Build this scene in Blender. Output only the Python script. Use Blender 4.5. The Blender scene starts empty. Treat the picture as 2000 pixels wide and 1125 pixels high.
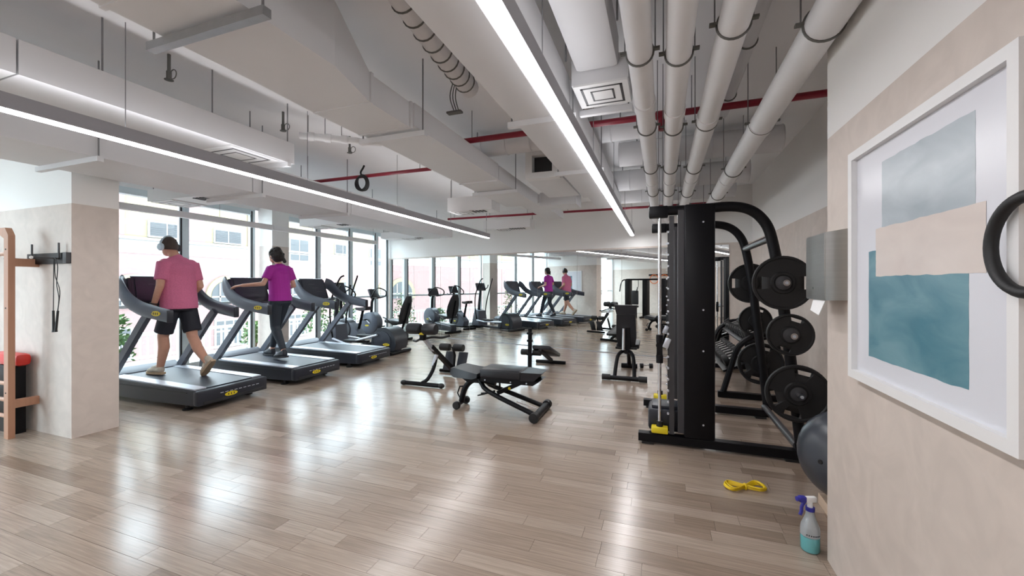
import bpy, bmesh, math, random
from mathutils import Vector, Matrix, Euler
random.seed(7)
R = math.radians
scene = bpy.context.scene
COL = scene.collection

# ---------------------------------------------------------------- camera
FPX, CAM_H, VPX, HOR = 800.0, 1.42, 1293.0, 555.0          # 2000 x 1125 frame
YAW = math.atan((VPX - 1000) / FPX)
cam_d = bpy.data.cameras.new('camera'); cam = bpy.data.objects.new('camera', cam_d); COL.objects.link(cam)
cam_d.sensor_fit = 'HORIZONTAL'; cam_d.sensor_width = 36.0; cam_d.lens = 36.0 * FPX / 2000.0
cam_d.shift_y = (HOR - 562.5) / 2000.0
cam_d.clip_start = 0.05; cam_d.clip_end = 300
cam.location = (0, 0, CAM_H); cam.rotation_euler = (R(90), 0, YAW)
scene.camera = cam
# ---------------------------------------------------------------- sky, sun, exposure
world = bpy.data.worlds.new('world'); scene.world = world; world.use_nodes = True
wn = world.node_tree.nodes; wn.clear()
bg = wn.new('ShaderNodeBackground'); wo = wn.new('ShaderNodeOutputWorld')
bg.inputs[0].default_value = (0.80, 0.90, 1.0, 1); bg.inputs[1].default_value = 7.6
world.node_tree.links.new(bg.outputs[0], wo.inputs[0])
sun_d = bpy.data.lights.new('sun', 'SUN'); sun_d.energy = 1.0; sun_d.angle = R(1.0); sun_d.color = (1, .95, .86)
sun = bpy.data.objects.new('sun', sun_d); COL.objects.link(sun)
sun.rotation_euler = Vector((-0.62, 0.25, -0.75)).to_track_quat('-Z', 'Y').to_euler()
LED_W = 22.0
vs = scene.view_settings
vs.view_transform = 'Standard'; vs.look = 'None'; vs.exposure = 0.9; vs.gamma = 1.0; vs.use_curve_mapping = False

# ---------------------------------------------------------------- materials
def mat(name, col, rough=.5, metal=0., var=0., scale=6., bump=0., bscale=60., stretch=(1, 1, 1), coat=0., emit=0., spec=.5):
    m = bpy.data.materials.get(name)
    if m: return m
    m = bpy.data.materials.new(name); m.use_nodes = True
    nt = m.node_tree; b = nt.nodes['Principled BSDF']
    b.inputs['Base Color'].default_value = (*col, 1); b.inputs['Roughness'].default_value = rough
    b.inputs['Metallic'].default_value = metal; b.inputs['Coat Weight'].default_value = coat
    b.inputs['Specular IOR Level'].default_value = spec
    tc = nt.nodes.new('ShaderNodeTexCoord'); mp = nt.nodes.new('ShaderNodeMapping'); mp.inputs['Scale'].default_value = stretch
    nt.links.new(tc.outputs['Object'], mp.inputs[0])
    if True:
        v = max(var, .02)
        n = nt.nodes.new('ShaderNodeTexNoise'); n.inputs['Scale'].default_value = scale; n.inputs['Detail'].default_value = 4
        nt.links.new(mp.outputs[0], n.inputs[0])
        mx = nt.nodes.new('ShaderNodeMix'); mx.data_type = 'RGBA'
        mx.inputs[6].default_value = (*[max(0, c * (1 - v)) for c in col], 1); mx.inputs[7].default_value = (*[min(1, c * (1 + v)) for c in col], 1)
        nt.links.new(n.outputs[0], mx.inputs[0]); nt.links.new(mx.outputs[2], b.inputs['Base Color'])
    if bump:
        n2 = nt.nodes.new('ShaderNodeTexNoise'); n2.inputs['Scale'].default_value = bscale; n2.inputs['Detail'].default_value = 5
        nt.links.new(mp.outputs[0], n2.inputs[0])
        bp = nt.nodes.new('ShaderNodeBump'); bp.inputs['Strength'].default_value = bump; bp.inputs['Distance'].default_value = .01
        nt.links.new(n2.outputs[0], bp.inputs['Height']); nt.links.new(bp.outputs[0], b.inputs['Normal'])
    if emit:
        b.inputs['Emission Color'].default_value = (*col, 1); b.inputs['Emission Strength'].default_value = emit
    return m

def wall_mat():
    m = mat('plaster_beige_white', (.635, .56, .505), .55, var=.06, scale=1.6, bump=.08, bscale=14)
    nt = m.node_tree; b = nt.nodes['Principled BSDF']
    src = b.inputs['Base Color'].links[0].from_socket
    g = nt.nodes.new('ShaderNodeNewGeometry'); sp = nt.nodes.new('ShaderNodeSeparateXYZ'); nt.links.new(g.outputs['Position'], sp.inputs[0])
    gt = nt.nodes.new('ShaderNodeMath'); gt.operation = 'GREATER_THAN'; gt.inputs[1].default_value = 2.165; nt.links.new(sp.outputs[2], gt.inputs[0])
    # trowel marks in the micro-cement
    mu = nt.nodes.new('ShaderNodeTexNoise'); mu.inputs['Scale'].default_value = 5; mu.inputs['Detail'].default_value = 8; mu.inputs['Distortion'].default_value = 1.5
    nt.links.new(g.outputs['Position'], mu.inputs[0])
    rmp = nt.nodes.new('ShaderNodeMapRange'); rmp.inputs[1].default_value = .35; rmp.inputs[2].default_value = .7; rmp.inputs[3].default_value = .94; rmp.inputs[4].default_value = 1.05
    nt.links.new(mu.outputs[0], rmp.inputs[0])
    ml = nt.nodes.new('ShaderNodeMix'); ml.data_type = 'RGBA'; ml.blend_type = 'MULTIPLY'; ml.inputs[0].default_value = 1
    nt.links.new(src, ml.inputs[6]); nt.links.new(rmp.outputs[0], ml.inputs[7])
    mx = nt.nodes.new('ShaderNodeMix'); mx.data_type = 'RGBA'; mx.inputs[7].default_value = (.83, .82, .80, 1)
    nt.links.new(gt.outputs[0], mx.inputs[0]); nt.links.new(ml.outputs[2], mx.inputs[6]); nt.links.new(mx.outputs[2], b.inputs['Base Color'])
    return m

def plank_mat():
    m = bpy.data.materials.new('oak_plank'); m.use_nodes = True
    nt = m.node_tree; b = nt.nodes['Principled BSDF']
    g = nt.nodes.new('ShaderNodeNewGeometry'); oi = nt.nodes.new('ShaderNodeObjectInfo')
    ad = nt.nodes.new('ShaderNodeMath'); ad.operation = 'ADD'; nt.links.new(g.outputs['Random Per Island'], ad.inputs[0]); nt.links.new(oi.outputs['Random'], ad.inputs[1])
    fr = nt.nodes.new('ShaderNodeMath'); fr.operation = 'FRACT'; nt.links.new(ad.outputs[0], fr.inputs[0])
    ramp = nt.nodes.new('ShaderNodeValToRGB'); el = ramp.color_ramp.elements
    el[0].position = 0; el[0].color = (.25, .185, .14, 1); el[1].position = 1; el[1].color = (.40, .32, .26, 1)
    for p, c in ((.18, (.32, .247, .193, 1)), (.65, (.36, .282, .224, 1))):
        e = el.new(p); e.color = c
    nt.links.new(fr.outputs[0], ramp.inputs[0])
    mp = nt.nodes.new('ShaderNodeMapping'); mp.inputs['Scale'].default_value = (1.6, 45, 1); nt.links.new(g.outputs['Position'], mp.inputs[0])
    off = nt.nodes.new('ShaderNodeVectorMath'); off.operation = 'ADD'; cb = nt.nodes.new('ShaderNodeCombineXYZ')
    m9 = nt.nodes.new('ShaderNodeMath'); m9.operation = 'MULTIPLY'; m9.inputs[1].default_value = 37; nt.links.new(fr.outputs[0], m9.inputs[0]); nt.links.new(m9.outputs[0], cb.inputs[2])
    nt.links.new(mp.outputs[0], off.inputs[0]); nt.links.new(cb.outputs[0], off.inputs[1])
    n = nt.nodes.new('ShaderNodeTexNoise'); n.inputs['Scale'].default_value = 2.2; n.inputs['Detail'].default_value = 6; n.inputs['Distortion'].default_value = .6
    nt.links.new(off.outputs[0], n.inputs[0])
    mr = nt.nodes.new('ShaderNodeMapRange'); mr.inputs[1].default_value = .3; mr.inputs[2].default_value = .75; mr.inputs[3].default_value = .78; mr.inputs[4].default_value = 1.13
    nt.links.new(n.outputs[0], mr.inputs[0])
    ml = nt.nodes.new('ShaderNodeMix'); ml.data_type = 'RGBA'; ml.blend_type = 'MULTIPLY'; ml.inputs[0].default_value = 1
    nt.links.new(ramp.outputs[0], ml.inputs[6]); nt.links.new(mr.outputs[0], ml.inputs[7]); nt.links.new(ml.outputs[2], b.inputs['Base Color'])
    b.inputs['Roughness'].default_value = .205; b.inputs['Specular IOR Level'].default_value = .62
    bp = nt.nodes.new('ShaderNodeBump'); bp.inputs['Strength'].default_value = .06; bp.inputs['Distance'].default_value = .004
    nt.links.new(n.outputs[0], bp.inputs['Height']); nt.links.new(bp.outputs[0], b.inputs['Normal'])
    return m

def glass_mat(name, tint=(.93, .97, .97), refl=.07):
    m = bpy.data.materials.new(name); m.use_nodes = True; nt = m.node_tree; nt.nodes.clear()
    o = nt.nodes.new('ShaderNodeOutputMaterial'); t = nt.nodes.new('ShaderNodeBsdfTransparent'); t.inputs[0].default_value = (*tint, 1)
    gl = nt.nodes.new('ShaderNodeBsdfGlossy'); gl.inputs['Roughness'].default_value = .02
    mx = nt.nodes.new('ShaderNodeMixShader'); mx.inputs[0].default_value = refl
    nt.links.new(t.outputs[0], mx.inputs[1]); nt.links.new(gl.outputs[0], mx.inputs[2]); nt.links.new(mx.outputs[0], o.inputs[0])
    return m

def emit_mat(name, col, s):
    m = bpy.data.materials.new(name); m.use_nodes = True; nt = m.node_tree; nt.nodes.clear()
    o = nt.nodes.new('ShaderNodeOutputMaterial'); e = nt.nodes.new('ShaderNodeEmission')
    e.inputs[0].default_value = (*col, 1); e.inputs[1].default_value = s; nt.links.new(e.outputs[0], o.inputs[0])
    return m

M = dict(
    wall=wall_mat(), plank=plank_mat(), glass=glass_mat('window_glass'),
    white=mat('white_paint', (.80, .80, .80), .5, var=.02, bump=.03),
    slab=mat('ceiling_paint', (.90, .90, .91), .8, var=.04, scale=2, bump=.1, bscale=30),
    duct=mat('duct_paint', (.72, .72, .735), .55, var=.04, scale=3, bump=.05, bscale=10),
    pipe=mat('pipe_wrap', (.80, .80, .81), .45, var=.03, scale=5, bump=.05, bscale=25),
    galv=mat('galvanised_steel', (.42, .43, .44), .4, .8, var=.12, scale=20),
    clamp=mat('clamp_steel', (.16, .16, .15), .5, .5),
    rodm=mat('painted_rod', (.26, .26, .27), .5, .2),
    alu=mat('grey_aluminium_profile', (.45, .46, .49), .4, .3),
    led=emit_mat('led_diffuser', (1.0, .985, 1.0), LED_W), ledup=emit_mat('led_uplight', (.97, .97, 1.0), LED_W * .17),
    lens=mat('led_housing', (.40, .40, .43), .45, .2),
    red=mat('sprinkler_red', (.24, .008, .025), .35),
    frame=mat('window_frame_aluminium', (.62, .70, .73), .35, .1),
    gasket=mat('black_gasket', (.02, .022, .025), .5),
    black=mat('black_powder_coat', (.0035, .0035, .005), .42, var=.1, spec=.22),
    pad=mat('black_vinyl', (.009, .010, .014), .40, var=.15, bump=.1, bscale=80),
    rub=mat('black_rubber', (.007, .007, .008), .55, bump=.08, bscale=120),
    char=mat('charcoal_plastic', (.018, .021, .030), .38, var=.06),
    char2=mat('slate_plastic', (.075, .085, .112), .42, var=.05),
    belt=mat('belt_rubber', (.014, .019, .034), .38, bump=.12, bscale=200),
    silver=mat('silver_trim', (.62, .65, .72), .3, .5),
    chrome=mat('chrome', (.72, .72, .74), .14, 1),
    brushed=mat('brushed_steel', (.50, .50, .48), .32, 1, var=.1, scale=3, stretch=(1, 1, 40)),
    yellow=mat('yellow_print', (.72, .56, .015), .45),
    yband=mat('yellow_rubber', (.80, .56, .01), .5, var=.08),
    screen=mat('dark_screen', (.035, .039, .055), .35, var=.1),
    dkgrey=mat('dark_grey_metal', (.05, .05, .055), .4, .2),
    ball=mat('grey_ball_vinyl', (.045, .052, .066), .3, var=.05),
    wood=mat('beech_wood', (.46, .24, .15), .45, var=.14, scale=3, stretch=(14, 14, 1)),
    woodlt=mat('birch_ply', (.62, .47, .35), .5, var=.1, scale=3, stretch=(1, 1, 12)),
    skin=mat('skin', (.56, .30, .21), .5, var=.08, scale=30),
    skinf=mat('skin_light', (.60, .34, .25), .5, var=.06, scale=30),
    hair1=mat('dark_brown_hair', (.055, .036, .028), .6, bump=.6, bscale=220),
    hair2=mat('black_hair', (.014, .010, .010), .55, bump=.6, bscale=160),
    pink=mat('heather_pink_cotton', (.60, .16, .285), .85, var=.18, scale=70, bump=.15, bscale=30),
    magenta=mat('magenta_jersey', (.36, .012, .29), .7, var=.08, scale=30, bump=.1, bscale=25),
    navy=mat('navy_shorts_cloth', (.013, .015, .024), .75, bump=.2, bscale=25),
    leggings=mat('navy_leggings', (.016, .024, .036), .6, bump=.08, bscale=40),
    shoe=mat('beige_sneaker', (.52, .46, .38), .7, var=.12, scale=30),
    sole=mat('tan_sole', (.46, .34, .22), .7),
    shoe2=mat('black_sneaker', (.02, .024, .034), .6, var=.2, scale=30),
    sky=mat('pale_blue_plastic', (.55, .68, .76), .35),
    paper=mat('white_paper', (.85, .85, .85), .8),
    fac_pink=mat('pink_render', (.165, .105, .10), .9, var=.05, scale=1),
    fac_cream=mat('cream_render', (.18, .15, .092), .9, var=.05, scale=1),
    fac_white=mat('white_render', (.225, .21, .20), .9, var=.03, scale=1),
    fac_glass=mat('dark_window_glass', (.03, .033, .036), .5),
    louvre=mat('grey_louvre', (.06, .062, .066), .6),
    terrace=mat('terrace_stone', (.28, .26, .235), .8, var=.08, scale=3),
    leaf=mat('green_leaves', (.06, .13, .03), .6, var=.4, scale=9),
    stem=mat('bark', (.14, .10, .06), .9),
)
mir = bpy.data.materials.new('mirror_silver'); mir.use_nodes = True
_b = mir.node_tree.nodes['Principled BSDF']; _b.inputs['Base Color'].default_value = (.88, .91, .90, 1); _b.inputs['Metallic'].default_value = 1; _b.inputs['Roughness'].default_value = .0
M['mirror'] = mir

# ---------------------------------------------------------------- mesh helpers
def V(*a): return Vector(a[0]) if len(a) == 1 else Vector(a)

class MB:
    def __init__(s): s.bm = bmesh.new()
    def _add(s, geom, mtx): bmesh.ops.transform(s.bm, matrix=mtx, verts=geom)
    def box(s, c, d, rot=(0, 0, 0), bev=0, seg=2):
        r = bmesh.ops.create_cube(s.bm, size=1)['verts']
        bmesh.ops.scale(s.bm, vec=d, verts=r)
        if bev:
            ed = list({e for v in r for e in v.link_edges})
            q = bmesh.ops.bevel(s.bm, geom=ed, offset=bev, segments=seg, affect='EDGES', profile=.5)
            vs_ = set()
            for f in q['faces']: vs_.update(f.verts)
            stack = list(vs_); 
            while stack:
                v = stack.pop()
                for e in v.link_edges:
                    w = e.other_vert(v)
                    if w not in vs_: vs_.add(w); stack.append(w)
            r = list(vs_)
        m = rot if isinstance(rot, Matrix) else Euler(rot).to_matrix()
        s._add(r, Matrix.Translation(c) @ m.to_4x4()); return s
    def bx(s, x0, x1, y0, y1, z0, z1, bev=0):
        return s.box(((x0 + x1) / 2, (y0 + y1) / 2, (z0 + z1) / 2), (abs(x1 - x0), abs(y1 - y0), abs(z1 - z0)), bev=bev)
    def tube(s, pts, r, seg=10, closed=False, ry=None, up=None, caps=True):
        """sweep a circle (or r x ry ellipse / 'sq' rectangle when seg==4) along pts"""
        pts = [V(p) for p in pts]; n = len(pts)
        rs = r if isinstance(r, (list, tuple)) else [r] * n
        rys = (ry if isinstance(ry, (list, tuple)) else [ry] * n) if ry is not None else rs
        rings = []; prev = None
        for i, p in enumerate(pts):
            if closed: t = (pts[(i + 1) % n] - pts[i - 1])
            elif i == 0: t = pts[1] - pts[0]
            elif i == n - 1: t = pts[-1] - pts[-2]
            else: t = (pts[i + 1] - p).normalized() + (p - pts[i - 1]).normalized()
            t.normalize()
            if prev is None or up is not None:
                u = V(up) if up is not None else (V(0, 0, 1) if abs(t.z) < .9 else V(1, 0, 0))
            else: u = prev
            b = t.cross(u); 
            if b.length < 1e-6: b = t.cross(V(1, 0, 0))
            b.normalize(); u = b.cross(t).normalized(); prev = u
            ring = []
            for k in range(seg):
                a = 2 * math.pi * (k + (.5 if seg == 4 else 0)) / seg
                q = 1.41421 if seg == 4 else 1
                ring.append(s.bm.verts.new(p + b * math.cos(a) * rs[i] * q + u * math.sin(a) * rys[i] * q))
            rings.append(ring)
        m = n if closed else n - 1
        for i in range(m):
            A, B = rings[i], rings[(i + 1) % n]
            for k in range(seg): s.bm.faces.new((A[k], A[(k + 1) % seg], B[(k + 1) % seg], B[k]))
        if not closed and caps:
            s.bm.faces.new(rings[0][::-1]); s.bm.faces.new(rings[-1])
        return s
    def cyl(s, p0, p1, r, r1=None, seg=16): return s.tube([p0, p1], [r, r if r1 is None else r1], seg)
    def bar(s, p0, p1, w, h, up=(0, 0, 1)): return s.tube([p0, p1], w / 2, 4, ry=h / 2, up=up)
    def lathe(s, prof, o=(0, 0, 0), ax=(0, 0, 1), seg=24):
        o = V(o); ax = V(ax).normalized(); u = ax.orthogonal().normalized(); w = ax.cross(u)
        rings = []
        for r, h in prof:
            if r < 1e-5: rings.append([s.bm.verts.new(o + ax * h)])
            else: rings.append([s.bm.verts.new(o + ax * h + (u * math.cos(2 * math.pi * k / seg) + w * math.sin(2 * math.pi * k / seg)) * r) for k in range(seg)])
        for A, B in zip(rings, rings[1:]):
            for k in range(seg):
                j = (k + 1) % seg
                if len(A) == 1 and len(B) == 1: continue
                if len(A) == 1: s.bm.faces.new((A[0], B[j], B[k]))
                elif len(B) == 1: s.bm.faces.new((A[k], A[j], B[0]))
                else: s.bm.faces.new((A[k], A[j], B[j], B[k]))
        if len(rings[0]) > 1: s.bm.faces.new(rings[0][::-1])
        if len(rings[-1]) > 1: s.bm.faces.new(rings[-1])
        return s
    def prism(s, pts, vec):
        vec = V(vec); a = [s.bm.verts.new(V(p)) for p in pts]; b = [s.bm.verts.new(V(p) + vec) for p in pts]; n = len(a)
        s.bm.faces.new(a[::-1]); s.bm.faces.new(b)
        for i in range(n): s.bm.faces.new((a[i], a[(i + 1) % n], b[(i + 1) % n], b[i]))
        return s
    def loft(s, secs):
        rings = [[s.bm.verts.new(V(p)) for p in q] for q in secs]; n = len(rings[0])
        for A, B in zip(rings, rings[1:]):
            for k in range(n): s.bm.faces.new((A[k], A[(k + 1) % n], B[(k + 1) % n], B[k]))
        s.bm.faces.new(rings[0][::-1]); s.bm.faces.new(rings[-1]); return s
    def ball(s, c, r, seg=16, rot=None):
        q = bmesh.ops.create_uvsphere(s.bm, u_segments=seg, v_segments=max(6, seg // 2), radius=1)['verts']
        r = (r, r, r) if not isinstance(r, (tuple, list)) else r
        mx = Matrix.Diagonal((*r, 1))
        if rot is not None: mx = Euler(rot).to_matrix().to_4x4() @ mx
        s._add(q, Matrix.Translation(c) @ mx); return s
    def torus(s, c, R_, r, ax=(0, 0, 1), seg=24, sub=8, a0=0, a1=360):
        ax = V(ax).normalized(); u = ax.orthogonal().normalized(); w = ax.cross(u); full = abs(a1 - a0) >= 360
        n = seg if full else seg + 1
        pts = [V(c) + (u * math.cos(R(a0) + R(a1 - a0) * i / seg) + w * math.sin(R(a0) + R(a1 - a0) * i / seg)) * R_ for i in range(n)]
        return s.tube(pts, r, sub, closed=full)
    def build(s, name, m, parent=None, world=False, smooth=True):
        bmesh.ops.recalc_face_normals(s.bm, faces=s.bm.faces)
        me = bpy.data.meshes.new(name); 
        if smooth:
            for f in s.bm.faces: f.smooth = True
            for e in s.bm.edges:
                if len(e.link_faces) == 2 and e.calc_face_angle(0) > R(38): e.smooth = False
        s.bm.to_mesh(me); s.bm.free()
        o = bpy.data.objects.new(name, me); COL.objects.link(o)
        for mm in (m if isinstance(m, (list, tuple)) else [m]): me.materials.append(mm)
        if parent is not None:
            o.parent = parent
            if world:
                p = parent; mw = Matrix.Identity(4)
                while p: mw = Matrix.Translation(p.location) @ p.rotation_euler.to_matrix().to_4x4() @ mw; p = p.parent
                me.transform(mw.inverted())
        elif world:                                   # put the origin at the base of the thing
            xs = [v.co for v in me.vertices]
            c = V((min(v.x for v in xs) + max(v.x for v in xs)) / 2, (min(v.y for v in xs) + max(v.y for v in xs)) / 2, min(v.z for v in xs))
            me.transform(Matrix.Translation(-c)); o.location = c
        return o

def tag(o, label, cat, group=None):
    o['label'] = label; o['category'] = cat
    if group: o['group'] = group
    return o
def thing(name, label, cat, loc=(0, 0, 0), rz=0, group=None):
    o = bpy.data.objects.new(name, None); COL.objects.link(o); o.empty_display_size = .1
    o.location = loc; o.rotation_euler = (0, 0, rz); return tag(o, label, cat, group)
def struct(o): o['kind'] = 'structure'; return o
def copy_tree(o, parent=None):
    kids = list(o.children)
    c = o.copy(); COL.objects.link(c); c.parent = parent
    for k in kids: copy_tree(k, c)
    return c
def spline(pts, n=6):
    """Catmull-Rom through pts"""
    pts = [V(p) for p in pts]; out = []
    P = [pts[0] * 2 - pts[1]] + pts + [pts[-1] * 2 - pts[-2]]
    for i in range(1, len(P) - 2):
        p0, p1, p2, p3 = P[i - 1:i + 3]
        for k in range(n):
            t = k / n
            out.append(.5 * ((2 * p1) + (p2 - p0) * t + (2 * p0 - 5 * p1 + 4 * p2 - p3) * t * t + (3 * p1 - p0 - 3 * p2 + p3) * t ** 3))
    out.append(pts[-1]); return out
# a pixel of the photograph as a ray from the camera; distance comes from a plane of the room
_ca, _sa = math.cos(YAW), math.sin(YAW)
def ray(u, v):
    x = (u - 1000) / FPX; return V(x * _ca - _sa, x * _sa + _ca, (HOR - v) / FPX)
def at_z(u, v, z): d = ray(u, v); return V(0, 0, CAM_H) + d * ((z - CAM_H) / d.z)
def at_x(u, v, x): d = ray(u, v); return V(0, 0, CAM_H) + d * (x / d.x)
def at_y(u, v, y): d = ray(u, v); return V(0, 0, CAM_H) + d * (y / d.y)

# ================================================================ ROOM SHELL
XW, XR, XN, YN, YB, ZC = -7.5, 1.48, .80, 2.54, -3.0, 3.17
MTH = R(11.5); MO = 8.45                       # mirror wall: slightly turned
def my(x): return MO - x * math.tan(MTH)
PY0, PY1, PX = 2.14, 2.49, -5.09               # partition / pillar

# floor: each plank a piece; the nearest 300 are objects of their own, the rest one joined part
floor = MB().bx(XW - .3, XR + .3, YB - .3, 10.3, -.14, -.012).build('floor', mat('screed', (.22, .17, .135), .8), world=True); struct(floor)
PWD, PT = .108, .012
planks = []; y = YB; 
while y < my(XW):
    x = XW - random.random() * .8
    while x < XR:
        L = random.choice((.22, .35, .5, .5, .62, .78, .95, 1.1))
        a, b = max(x, XW), min(x + L, XR)
        if b - a > .03 and y < my((a + b) / 2) + .2: planks.append((a, b, y))
        x += L
    y += PWD
def pk(p):
    cx, cy = (p[0] + p[1]) / 2, p[2] + PWD / 2
    d = -cx * _sa + cy * _ca; u = cx * _ca + cy * _sa
    if d < 1.05 or abs(u / d) > 1.27 or (cx > XN and cy < YN): return 1e9
    return d - (p[1] - p[0]) * .3
planks.sort(key=pk)
pmesh = {}
for i, (a, b, y) in enumerate(planks[:300]):
    L = round(b - a, 2)
    if L not in pmesh:
        o = MB().bx(0, L - .0016, .0008, PWD - .0008, -PT, 0).build('plank', M['plank'], floor, smooth=False); pmesh[L] = o.data
    else:
        o = bpy.data.objects.new('plank', pmesh[L]); COL.objects.link(o); o.parent = floor
    o.location = V(a, y, random.uniform(-.0006, 0)) - floor.location
mb = MB()
for a, b, y in planks[300:]:
    z = random.uniform(-.0006, 0); mb.bx(a, b - .0016, y + .0008, y + PWD - .0008, -PT, z)
o = mb.build('far_planks', M['plank'], floor, world=True, smooth=False); o['kind'] = 'stuff'

struct(MB().bx(XW - .3, XR + .3, YB - .3, 10.3, ZC, ZC + .25).build('ceiling', M['slab'], world=True, smooth=False))
wl = MB().bx(XN, XR + .3, YB, YN, 0, ZC).build('wall_right_near', M['wall'], world=True, smooth=False); struct(wl)
struct(MB().bx(XR, XR + .3, YN, 8.3, 0, ZC).build('wall_right', M['wall'], world=True, smooth=False))
struct(MB().bx(XW - .3, XR + .3, YB - .3, YB, 0, ZC).build('wall_back', M['wall'], world=True, smooth=False))
struct(MB().prism([(XW - .3, my(XW - .3), 0), (XR + .3, my(XR + .3), 0), (XR + .3, my(XR + .3) + .3, 0), (XW - .3, my(XW - .3) + .3, 0)], (0, 0, ZC)).build('wall_far', M['wall'], world=True, smooth=False))
struct(MB().bx(XW, PX, PY0, PY1, 0, ZC).build('wall_partition', M['wall'], world=True, smooth=False))
struct(MB().bx(XW + .02, XW + .4, 5.86, 6.24, 0, ZC).build('wall_pillar', M['wall'], world=True, smooth=False))
struct(MB().bx(XW - .3, XW + .05, YB, my(XW) + .1, 2.86, ZC).build('wall_left', M['white'], world=True, smooth=False))
struct(MB().bx(XR - .02, XR, YN, 8.1, 0, .09).build('baseboard_right', M['wood'], world=True, smooth=False))

# mirror wall in tall panels
mdir = V(math.cos(MTH), -math.sin(MTH), 0); mn = V(-math.sin(MTH), -math.cos(MTH), 0)
mr = thing('wall_mirror', 'tall frameless mirror covering the far wall behind the exercise machines', 'mirror', (-3.2, my(-3.2), 0))
x = -7.42; k = 0
while x < 1.12:
    w = .95; x1 = min(x + w / 1.0, 1.14)
    p0, p1 = V(x, my(x), 0) + mn * .006, V(x1, my(x1), 0) + mn * .006
    g = mdir * .0025
    mbp = MB().prism([p0 + g + V(0, 0, .015), p1 - g + V(0, 0, .015), p1 - g + V(0, 0, 2.13), p0 + g + V(0, 0, 2.13)], mn * .006)
    # panels hang a hair out of plane with one another
    mbp.build('mirror_panel', M['mirror'], mr, world=True, smooth=False); x = x1
struct(MB().prism([V(-7.42, my(-7.42), 0), V(1.14, my(1.14), 0), V(1.14, my(1.14), .015), V(-7.42, my(-7.42), .015)], mn * .012).build('baseboard_far', M['alu'], world=True, smooth=False))

# windows: bays between aluminium mullions
wk = 0
def window(y0, y1, tr=True):
    global wk; wk += 1
    w = bpy.data.objects.new('window_%d' % wk, None); COL.objects.link(w); w.location = (XW, (y0 + y1) / 2, 0); struct(w)
    fw = .055
    for a in (y0, y1):
        MB().box((XW, a + (fw / 2 if a == y0 else -fw / 2), 1.43), (.12, fw - .001, 2.86)).build('mullion', M['frame'], w, True, False)
    MB().box((XW + .05, y1 - fw - .014, 1.43), (.03, .028, 2.80)).build('gasket', M['gasket'], w, True, False)
    MB().box((XW, (y0 + y1) / 2, 2.81), (.12, y1 - y0 - 2 * fw, .10)).build('head_rail', M['frame'], w, True, False)
    MB().box((XW, (y0 + y1) / 2, .05), (.12, y1 - y0 - 2 * fw, .10)).build('sill_rail', M['frame'], w, True, False)
    if tr: MB().box((XW, (y0 + y1) / 2, 1.08), (.06, y1 - y0 - 2 * fw, .045)).build('transom', M['frame'], w, True, False)
    MB().box((XW - .01, (y0 + y1) / 2, 1.43), (.012, y1 - y0 - fw * 2, 2.68)).build('pane', M['glass'], w, True, False)
for a, b in ((YB + .05, -1.5), (-1.5, -.1), (-.1, 1.2), (1.2, 2.08), (2.55, 3.5), (3.5, 4.53), (4.53, 5.77), (6.3, 7.35), (7.35, 8.4), (8.4, 9.4), (9.4, 9.92)): window(a, b)
# ================================================================ CEILING SERVICES
def rod(par, x, y, z0, z1=ZC, r=.006): MB().cyl((x, y, z0), (x, y, z1), r, seg=6).build('hanger_rod', M['rodm'], par, True)
def strut(par, x0, x1, y, z, rods=True, m='duct'):
    MB().bx(x0, x1, y - .02, y + .02, z - .04, z).build('strut_channel', M[m], par, True, False)
    if rods:
        rod(par, x0 + .025, y, z); rod(par, x1 - .025, y, z)
def flange(par, x0, x1, z0, z1, y, t=.018): MB().bx(x0 - t, x1 + t, y - .012, y + .012, z0 - t, z1 + t).build('flange', M['duct'], par, True, False)
def grille(par, cx, cy, z, sx, sy, n=2):
    """square stepped ceiling diffuser lying under a box"""
    MB().bx(cx - sx / 2, cx + sx / 2, cy - sy / 2, cy + sy / 2, z - .012, z).build('diffuser_plate', M['white'], par, True, False)
    for i in range(n):
        f = 1 - .34 * i - .22
        mb = MB(); a, b = sx / 2 * f, sy / 2 * f; w = .012 + .004 * (i == 0)
        for x0, x1, y0, y1 in ((-a, a, -b, -b + w), (-a, a, b - w, b), (-a, -a + w, -b, b), (a - w, a, -b, b)):
            mb.bx(cx + x0, cx + x1, cy + y0, cy + y1, z - .0135, z - .0105)
        mb.build('slot_shade_strip', M['dkgrey'], par, True, False)  # dark strips on the flat plate paint the shade between the diffuser steps

# A: big supply duct with the step
A = thing('supply_duct', 'large grey rectangular duct that steps down in height, left of the central lamp', 'duct', (-2.0, 2.2, 2.62))
MB().bx(-2.27, -1.69, YB, 1.05, 2.62, 2.98).build('duct_section', M['duct'], A, True, False)
MB().bx(-2.27, -1.69, 1.07, 1.78, 2.62, 2.98).build('duct_section', M['duct'], A, True, False)
MB().loft([[(-2.27, 1.78, 2.62), (-1.69, 1.78, 2.62), (-1.69, 1.78, 2.98), (-2.27, 1.78, 2.98)], [(-2.29, 2.22, 2.62), (-1.81, 2.22, 2.62), (-1.81, 2.22, 2.81), (-2.29, 2.22, 2.81)]]).build('duct_transition', M['duct'], A, True, False)
MB().bx(-2.29, -1.81, 2.22, 2.66, 2.62, 2.81).build('duct_section', M['duct'], A, True, False)
MB().bx(-2.29, -1.78, 2.69, 4.4, 2.63, 2.81).build('duct_section', M['duct'], A, True, False)
MB().bx(-2.29, -1.78, 4.42, 6.0, 2.63, 2.80).build('duct_section', M['duct'], A, True, False)
MB().bx(-2.1, -1.75, 6.0, 7.6, 2.66, 2.79).build('duct_section', M['duct'], A, True, False)
for y_, a in ((1.06, 2.98), (2.22, 2.81), (2.675, 2.81), (4.41, 2.81)): flange(A, -2.28, -1.72 if a > 2.9 else -1.80, 2.62, a, y_, .006)
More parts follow.
